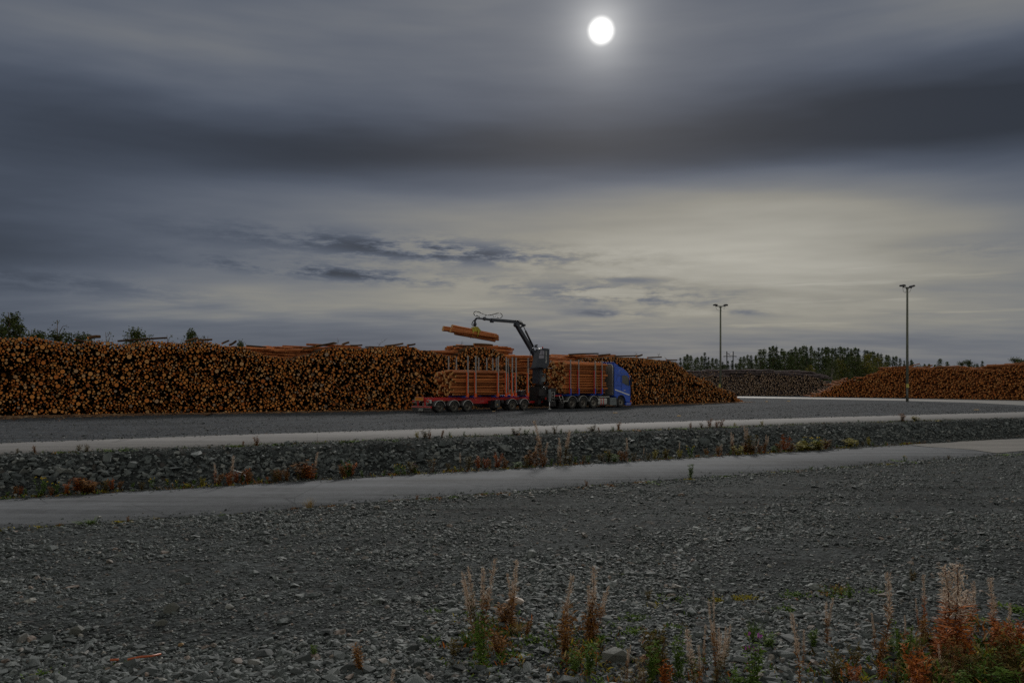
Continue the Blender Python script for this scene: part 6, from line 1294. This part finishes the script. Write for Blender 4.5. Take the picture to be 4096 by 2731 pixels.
# foreground plants: (kind, top u, top v, foot u, foot v, width factor)
def fg(kind, ut, vt, ub, vb, wide=1.0, label=None):
    x, y = unp(ub, vb, ZL); H = max(.1, (vb-vt)/F*y*1.02); lean = math.atan2((ut-ub), (vb-vt)) if vb > vt+40 else 0
    plant(kind, x, y, H, wide, (lean, 0), 'in the foreground', None, ub, label)
q7 = lambda x, y: (1700+x/2.613, 2150+y/2.613)
q8 = lambda x, y: (3200+x/2.625, 2150+y/2.625)
qc = lambda x, y: (2500+x/2.699, 2150+y/2.699)
for kind, a, b, wd, lab in [
    ('fluff', q7(330, 360), q7(520, 1000), .9, 'leftmost fireweed stalk of the middle clump, leaning left'), ('fluff_olive', q7(440, 245), q7(560, 1030), .8, 'upright fireweed stalk second from left in the middle clump'),
    ('fluff', q7(680, 160), q7(585, 1060), .8, 'tallest fireweed stalk of the middle clump, leaning right'), ('fluff', q7(980, 160), q7(910, 900), .9, 'fireweed stalk with pink tip at the right of the middle clump'),
    ('fluff', q7(880, 340), q7(900, 880), .8, 'shorter fireweed stalk beside the one with the pink tip'),
    ('rust', q7(850, 600), q7(820, 880), 1.5, 'rust brown bushy weed in front of the pale flat stone'), ('rust', q7(780, 910), q7(760, 1180), 1.3, 'lower rust brown weed below the middle clump'), ('green', q7(590, 660), q7(600, 1260), .55, 'big leaved green weed at the heart of the middle clump'),
    ('grass', q7(430, 880), q7(440, 1100), 1.1, 'green grass tuft left of the middle clump'), ('olive', q7(300, 1000), q7(290, 1200), 1.2, 'olive weed low at the left of the middle clump'), ('straw', q7(960, 820), q7(980, 960), 1.2, 'pale dry grass right of the middle clump'), ('rust', q7(1060, 800), q7(1060, 980), .9, 'thin rust weed right of the pale dry grass'),
    ('mat', q7(1100, 960), q7(1090, 1040), 1.3, None), ('mat', q7(620, 1230), q7(620, 1290), 1.2, None), ('mat', q7(1300, 830), q7(1300, 900), 1.4, None), ('mat', q7(30, 1000), q7(30, 1060), 1.1, None), ('mat', q7(105, 700), q7(105, 755), 1.0, None), ('mat', q7(950, 1120), q7(950, 1200), 1.2, None),
    ('fluff', q7(1520, 300), q7(1470, 1150), .85, 'left tall fireweed stalk of the second clump'), ('fluff_olive', q7(1640, 380), q7(1700, 1000), .8, 'middle fireweed stalk of the second clump'), ('fluff', q7(1820, 180), q7(1740, 1010), .9, 'tallest fireweed stalk of the second clump, with dense fluff'), ('fluff', q7(1905, 450), q7(1760, 1000), .8, 'fireweed stalk leaning right in the second clump'),
    ('rust', q7(1470, 700), q7(1460, 1160), .8, 'rust leaves around the foot of the second clump, left'), ('rust', q7(1730, 620), q7(1740, 1020), .8, 'rust leaves around the foot of the second clump, right'), ('green', q7(1700, 1050), q7(1690, 1400), 1.0, 'green leafy weed below the second clump'), ('green', q7(1570, 1100), q7(1570, 1380), .8, 'darker green weed left below the second clump'), ('green', q7(2040, 1030), q7(2030, 1230), .8, 'small green weed right of the second clump'),
    ('mat', q7(1930, 820), q7(1930, 880), 1.3, None), ('mat', q7(2180, 740), q7(2180, 800), 1.2, None), ('mat', q7(2180, 900), q7(2190, 960), 1.2, None), ('mat', q7(1840, 980), q7(1850, 1030), 1.1, None),
    ('fluff', q7(1280, 1350), q7(1290, 1640), 1.0, 'pinkish fireweed tip at the bottom edge between the two clumps'), ('dry', q7(2150, 1290), q7(2140, 1600), 1.4, 'dry seed head weed at the bottom edge right of the second clump'), ('dry', q7(2290, 1200), q7(2300, 1560), 1.0, 'second dry weed at the bottom edge, right of the first'),
    ('fluff_olive', qc(710, 830), qc(740, 1620), 1.0, 'fluffy olive fireweed at the bottom edge, right of the second clump'), ('fluff', qc(860, 880), qc(850, 1500), .5, 'thin fireweed stalk right beside the olive one'), ('fluff', qc(930, 540), qc(990, 1540), .35, 'long bare stalk with a few curled wisps'), ('thistle', qc(1400, 985), qc(1390, 1590), .75, 'green bushy weed with purple flowers'),
    ('green', qc(1540, 980), qc(1540, 1170), 1.6, 'broad leaved green weed behind the purple flowers'), ('fluff', qc(1870, 700), qc(1910, 1600), .75, 'fireweed with dense fluff over a bare orange foot'), ('green', qc(2020, 950), qc(2030, 1140), 1.0, 'bright green weed right of the dense fluffy fireweed'), ('red', qc(430, 1290), qc(420, 1640), .8, 'orange red leafed weed at the bottom edge'),
    ('olive', qc(260, 510), qc(260, 640), 1.0, 'small olive weed alone in the gravel'), ('mat', qc(560, 580), qc(560, 640), 1.5, None), ('mat_yellow', qc(315, 650), qc(315, 690), .9, None), ('mat_yellow', qc(985, 630), qc(985, 665), .8, None), ('mat', qc(570, 880), qc(570, 960), 1.0, None), ('mat', qc(1720, 720), qc(1730, 770), 1.2, None), ('mat', qc(1830, 560), qc(1840, 610), 1.5, None), ('mat', qc(80, 770), qc(80, 820), 1.2, None),
    ('mat_yellow', qc(1200, 610), qc(1200, 650), .8, None), ('mat_yellow', qc(1340, 590), qc(1340, 640), .9, None),
    ('dry', qc(120, 1350), qc(130, 1640), 1.4, 'tan seed heads at the bottom edge left of the orange red weed'),
    ('mat', q8(360, 500), q8(360, 560), 1.8, None), ('green', q8(500, 430), q8(520, 600), .8, 'upright green weed in a green patch'), ('mat', q8(780, 470), q8(780, 530), 1.5, None), ('olive', q8(1180, 270), q8(1180, 420), 1.0, 'olive weed standing behind the fluffy fireweeds'),
    ('fluff', q8(950, 290), q8(835, 1250), .85, 'long leaning fireweed with fluff all along'), ('fluff_red', q8(1350, 320), q8(1310, 900), .8, 'fireweed with a loose tip left of the big fluffy group'), ('fluff_red', q8(1240, 570), q8(1250, 900), .7, 'short pinkish fireweed left of the big fluffy group'),
    ('fluff_red', q8(1520, 215), q8(1540, 1250), 1.7, 'tallest fireweed of the big fluffy group'), ('fluff_red', q8(1590, 260), q8(1570, 1230), 1.7, 'second fireweed of the big fluffy group, close to the tallest'), ('fluff_red', q8(1480, 480), q8(1500, 1150), 1.7, 'left fireweed of the big fluffy group'), ('fluff_red', q8(1660, 420), q8(1640, 1200), 1.7, 'right fireweed of the big fluffy group'),
    ('fluff_red', q8(1780, 390), q8(1800, 1020), 1.0, 'pale tipped fireweed right of the big fluffy group'), ('fluff_red', q8(1720, 440), q8(1710, 1050), 1.0, 'fireweed between the big fluffy group and the pale tipped one'), ('fluff_red', q8(2090, 360), q8(2070, 1050), 1.1, 'tall fireweed near the edge, over red leaves'), ('fluff_red', q8(2000, 520), q8(2030, 1050), 1.0, 'fireweed just left of the tall one near the edge'), ('fluff_red', q8(2190, 640), q8(2160, 1080), 1.1, 'shorter fireweed right of the tall one near the edge'),
    ('red', q8(1540, 850), q8(1540, 1280), 1.1, 'red orange leaves under the big fluffy group'), ('red', q8(1740, 950), q8(1740, 1300), 1.1, 'red orange leaves right of the big fluffy group'), ('red', q8(2060, 850), q8(2060, 1180), 1.2, 'red orange leaves under the tall fireweed near the edge'), ('red', q8(2280, 850), q8(2290, 1200), 1.0, 'red orange leaves at the very edge'), ('rust', q8(1300, 780), q8(1310, 1100), .9, 'rust leaves left of the big fluffy group'), ('red', q8(1470, 1000), q8(1470, 1300), 1.0, 'low orange leaves in front of the big fluffy group'), ('rust', q8(1640, 1080), q8(1650, 1400), 1.0, 'rust leaves low between the red bushes'),
    ('mat', q8(1850, 780), q8(1850, 840), 1.8, None), ('mat', q8(2290, 660), q8(2290, 740), 1.6, None),
    ('fluff', q8(320, 585), q8(280, 1090), .8, 'fireweed stalk left of the long leaning one'), ('fluff', q8(760, 740), q8(800, 1200), .7, 'thin fireweed crossing the foot of the long leaning one'), ('fluff_red', q8(1095, 780), q8(1100, 1190), .7, 'slim fireweed with orange foot left of the rust leaves'),
    ('green', q8(130, 930), q8(130, 1120), 1.0, 'bright green leafy weed at the foot of the left stalk'), ('green', q8(970, 1030), q8(960, 1250), 1.1, 'feathery green weed in front of the long leaning fireweed'), ('olive', q8(380, 1130), q8(350, 1480), .8, 'olive weed near the bottom edge'), ('olive', q8(560, 1060), q8(580, 1330), .8, 'olive weed above the red leafed one'), ('red', q8(580, 1280), q8(580, 1540), .9, 'red leafed weed near the bottom edge'), ('red', q8(850, 1260), q8(850, 1520), .8, 'orange leafed weed near the bottom edge'), ('rust', q8(820, 1000), q8(820, 1330), .6, 'dark red stemmed weed behind the orange leafed one'),
    ('dry', q8(1400, 1230), q8(1400, 1520), 1.5, 'spreading tan seed heads near the bottom edge'), ('dry', q8(1560, 1280), q8(1560, 1560), 1.3, 'tan seed heads right of the spreading ones'), ('dry', q8(1000, 1240), q8(1010, 1480), 1.1, 'small tan seed heads behind the orange leafed weed'),
    ('green', q8(1760, 1180), q8(1760, 1420), 1.3, 'fern like green weed under the red leaves'), ('green', q8(2080, 1150), q8(2080, 1400), 1.6, 'spreading fern like green weed near the edge'), ('green', q8(2280, 1080), q8(2290, 1350), 1.4, 'green weed at the edge under the red leaves'), ('green', q8(1900, 1300), q8(1900, 1580), 1.5, 'dark green weed at the bottom edge'), ('green', q8(2150, 1320), q8(2150, 1620), 1.6, 'large dark green weed in the bottom corner'), ('olive', q8(2300, 1300), q8(2300, 1600), 1.4, 'olive weed in the bottom corner'), ('green', q8(1700, 1380), q8(1700, 1640), 1.3, 'dark green weed left along the bottom edge'), ('rust', q8(2200, 950), q8(2200, 1500), .6, 'dark stemmed rust weed near the edge'),
    ('fluff', (1570, 2640), (1575, 2790), 1.2, 'fireweed tip at the bottom edge left of the middle clump'), ('rust', (1450, 2560), (1445, 2680), 1.0, 'small rust weed left of the middle clump'), ('green', (1260, 2575), (1260, 2625), 1.2, 'tiny green weed left in the gravel'), ('mat', (165, 2655), (165, 2690), 1.3, None), ('mat', (500, 2635), (500, 2648), .8, None),
    ('mat', (1990, 2455), (1990, 2480), 1.3, None), ('grass', (3010, 2460), (3010, 2560), .8, 'green tuft between the fireweeds')]:
    if kind.startswith('mat'):
        x, y = unp(*b, ZL); H = .10; plant(kind, x, y, H, .22*wd/H/2.2*1.0, (0, 0), 'in the foreground gravel', None, b[0], None)
    else: fg(kind, *a, *b, wd, lab)
for k in range(24):
    right = k % 2; ub = random.uniform(3500, 4120) if right else random.uniform(2450, 3550); vb = random.uniform(2660, 2790); hh = random.uniform(110, 230)
    kd = random.choice(['olive', 'rust', 'green', 'fluff_olive', 'dry', 'red', 'green'] if right else ['olive', 'green', 'fluff', 'fluff_olive', 'dry', 'fluff'])
    fg(kd, ub+random.uniform(-40, 40), vb-hh, ub, vb, random.uniform(.6, .9))
# low fringe along the verges and undergrowth between the foreground plants: too many blades to count
def fringe(name, label, pts, mats, size):
    obs = [LB() for _ in mats]; w = [m[1] for m in mats]
    for x, y, sc in pts:
        b = obs[random.choices(range(len(mats)), w)[0]]; z = float(terrain(x, y))
        for k in range(random.randint(3, 7)): b.strip((x+random.gauss(0, .04), y+random.gauss(0, .04), z), rdir(random.uniform(.3, 2.2)), random.uniform(.5, 1.2)*size*sc, random.uniform(.12, .24)*size*sc, random.uniform(.1, .8))
    V, Fc, mi, rr = [], [], [], []
    for i_, b in enumerate(obs):
        k = len(V); V += [tuple(v) for v in b.v]; Fc += [tuple(q+k for q in f) for f in b.f]; mi += [i_]*len(b.f); rr += b.r
    tag(link(bpy.data.objects.new(name, np_mesh(name, V, [np.array(Fc)], [M[m[0]] for m in mats], mi, None, {'rnd': rr}))), label, 'weeds', kind='stuff')
P_ = []
for k in range(1500):
    x = random.uniform(-19, 22); cl = math.sin(x*1.3)+math.sin(x*3.1+1)+math.sin(x*.53+2); 
    if random.random() < .42+.22*cl: P_.append((x, float(E2(x))+abs(random.gauss(.12, .16)), random.uniform(.6, 1.5)))
fringe('verge_fringe', 'low fringe of yellow green and rusty weeds at the foot of the rock bank', P_, [('green_leaf', 3), ('yellow_leaf', 3), ('olive_leaf', 2), ('rust_leaf', 3), ('red_leaf', 1)], .11)
P_ = []
for k in range(1500):
    x = random.uniform(-20, 26); cl = math.sin(x*1.1+3)+math.sin(x*2.7)+math.sin(x*.61)
    if random.random() < .34+.22*cl: P_.append((x, float(E5(x))-abs(random.gauss(.15, .22)), random.uniform(.5, 1.3)))
for k in range(900):
    x = random.uniform(-14, 22); cl = math.sin(x*1.9+1)+math.sin(x*3.7)
    if random.random() < .2+.18*cl: P_.append((x, float(E1(x))-abs(random.gauss(.06, .12)), random.uniform(.4, .8)))
fringe('road_edge_fringe', 'thin green fringe of weeds along the road edges', P_, [('green_leaf', 5), ('yellow_leaf', 1), ('olive_leaf', 3), ('rust_leaf', 1)], .10)
P_ = []
def patch(u0, u1, v0, v1, n, sc):
    for k in range(n):
        u_, v_ = random.gauss((u0+u1)/2, (u1-u0)/4), random.gauss((v0+v1)/2, (v1-v0)/4); v_ = min(v_, 2850); x, y = unp(u_, v_, ZL); P_.append((x, y, sc*random.uniform(.5, 1.5)))
patch(3500, 4250, 2540, 2830, 900, 1.2); patch(3900, 4250, 2480, 2640, 160, 1.0); patch(1820, 2160, 2450, 2660, 330, .8); patch(2210, 2430, 2500, 2720, 240, .8); patch(3150, 3650, 2600, 2800, 150, .9); patch(3250, 3420, 2330, 2380, 60, .6); patch(2400, 3300, 2640, 2840, 220, .8); patch(1700, 3300, 2350, 2700, 90, .55)
fringe('undergrowth', 'mixed green, olive and rusty undergrowth between the foreground weeds', P_, [('green_leaf', 6), ('olive_leaf', 4), ('rust_leaf', 3), ('red_leaf', 1.5), ('yellow_leaf', 1), ('straw', 1)], .10)
# labels: each says how many-th of its kind it is along its verge, counted from the left
rows_ = {}
for o, kind, place, u, lab in PLANTS: rows_.setdefault((LOOK[kind], place), []).append((u, o, lab, kind))
for (look, place), lst in rows_.items():
    lst.sort(key=lambda q: q[0])
    for i, (u, o, lab, kind) in enumerate(lst):
        t = lab or ('%s %s, %s from left' % (look, place, ORD[i]) if len(lst) > 1 else '%s %s' % (look, place))
        tag(o, t, 'grass' if 'tuft' in look else 'plant', 'weeds '+place)

# ------------------------------------------------------------------ small things lying about
def lying(name, pts, r, mat, label, cat, n=6):
    mb = MB(); mb.tube(pts, r, n); return tag(mb.build(name, mat), label, cat)
M['orange_plastic'] = pmat('faded_orange_plastic', (.42, .10, .035), .5, .15, 9)
def gpt(u, v, dz=.03): x, y = unp(u, v, ZL); return Vector((x, y, float(terrain(x, y))+dz))
lying('orange_strip', [gpt(510, 2646, .06), gpt(560, 2638, .07), gpt(605, 2630, .06), gpt(643, 2618, .05)], .014, M['orange_plastic'], 'longer piece of a broken orange strip lying on the gravel', 'strip')
lying('orange_strip', [gpt(441, 2645, .05), gpt(458, 2644, .05), gpt(474, 2643, .05)], .014, M['orange_plastic'], 'short left piece of a broken orange strip lying on the gravel', 'strip')
x0, y0 = on_line(934, E2, .9); x1, y1 = on_line(1000, E2, .5)
lying('pale_stick', [Vector((x0, y0, float(terrain(x0, y0))+.22)), Vector(((x0+x1)/2, (y0+y1)/2, float(terrain(x0, y0))+.14)), Vector((x1, y1, float(terrain(x1, y1))+.05))], .02, M['trim'], 'pale bent stick lying on the lower rocks of the bank', 'stick')
x0, y0 = on_line(1269, E5, -.1); lying('marker_stake', [(x0, y0, 0), (x0, y0, .32)], .008, M['steel'], 'thin grey marker stake at the edge of the upper road', 'stake')
M['wood_chip'] = pmat('fresh_split_wood', (.50, .36, .20), .8, .2, 8)
def chip(u, v, L_, w, label, rz):
    x, y = unp(u, v, 0); mb = MB(); mb._put([(-L_/2, -w/2, 0), (L_/2, -w*.3, 0), (L_/2*.9, w/2, 0), (-L_/2*.8, w*.4, 0), (-L_*.4, -w*.3, w*.5), (L_*.4, -w*.2, w*.4), (L_*.4, w*.3, w*.5), (-L_*.35, w*.2, w*.35)], [(3, 2, 1, 0), (4, 5, 6, 7), (0, 1, 5, 4), (1, 2, 6, 5), (2, 3, 7, 6), (3, 0, 4, 7)])
    o = mb.build('wood_scrap', M['wood_chip']); o.location = (x, y, .012); o.rotation_euler = (0, 0, rz); tag(o, label, 'wood scrap', 'wood scraps in the yard')
chip(2715, 1665, .30, .14, 'pale split wood piece on the yard gravel near the upper road', .2); chip(2812, 1618, .35, .12, 'pale splinter right under the sloping end of the long pile', .5); chip(3154, 1605, .5, .16, 'light wood scrap far out on the empty yard', 0); chip(3066, 1607, .4, .2, 'wood scrap beside the reddish litter on the empty yard', .4); chip(3905, 1640, .5, .12, 'pale splinter on the yard right of the tall lamp post', .1); chip(2460, 1652, .4, .1, 'thin splinter on the gravel in front of the truck cab', .1); chip(1975, 1646, .25, .08, 'yellow splinter in front of the trailer wheels', .1)
def flat_stone(u, v, L_, hgt, mat, label, rz):
    x, y = unp(u, v, ZL); vv, ff = SP[9]; o = bpy.data.objects.new('boulder', np_mesh('boulder', vv, [ff], [mat], None, None, {'rnd': np.zeros(len(vv))})); COL.objects.link(o)
    o.location = (x, y, float(terrain(x, y))+hgt*.25); o.scale = (L_/2, L_/3.2, hgt/2); o.rotation_euler = (random.gauss(0, .1), random.gauss(0, .1), rz); tag(o, label, 'stone')
M['pale_stone'] = pmat('pale_granite', (.42, .36, .32), .75, .15, 9, .3, 40); M['pink_stone'] = pmat('pink_granite', (.30, .15, .11), .75, .15, 9, .3, 40)
M['ochre_stone'] = pmat('ochre_stone', (.30, .19, .09), .75, .15, 9, .3, 40); M['dark_stone'] = pmat('dark_slab_rock', (.12, .125, .115), .8, .2, 6, .5, 25)
flat_stone(2062, 2416, .46, .16, M['pale_stone'], 'pale flat stone behind the rust weed of the middle clump', .1); flat_stone(2578, 2636, .17, .09, M['pink_stone'], 'reddish stone near the bottom edge left of the olive fireweed', .3); flat_stone(2384, 2574, .14, .08, M['ochre_stone'], 'ochre stone right under the second fireweed clump', .2)
flat_stone(3183, 2396, .13, .06, M['pink_stone'], 'flat pinkish stone left of the fireweeds', 0); flat_stone(690, 2440, .38, .20, M['dark_stone'], 'large dark rock alone in the gravel on the left', .2); flat_stone(650, 2490, .26, .12, M['dark_stone'], 'broken dark slab below the large dark rock', .5); flat_stone(308, 2535, .3, .16, M['dark_stone'], 'dark rounded rock far left in the gravel', .1)
flat_stone(2475, 2640, .55, .2, M['dark_stone'], 'broad dark slab right of the green weed below the second clump', .2); flat_stone(1815, 2345, .12, .07, M['pale_stone'], 'small pale stone left of the middle clump', .1); flat_stone(725, 2572, .12, .05, M['ochre_stone'], 'small tan stone below the broken dark slab', .1)
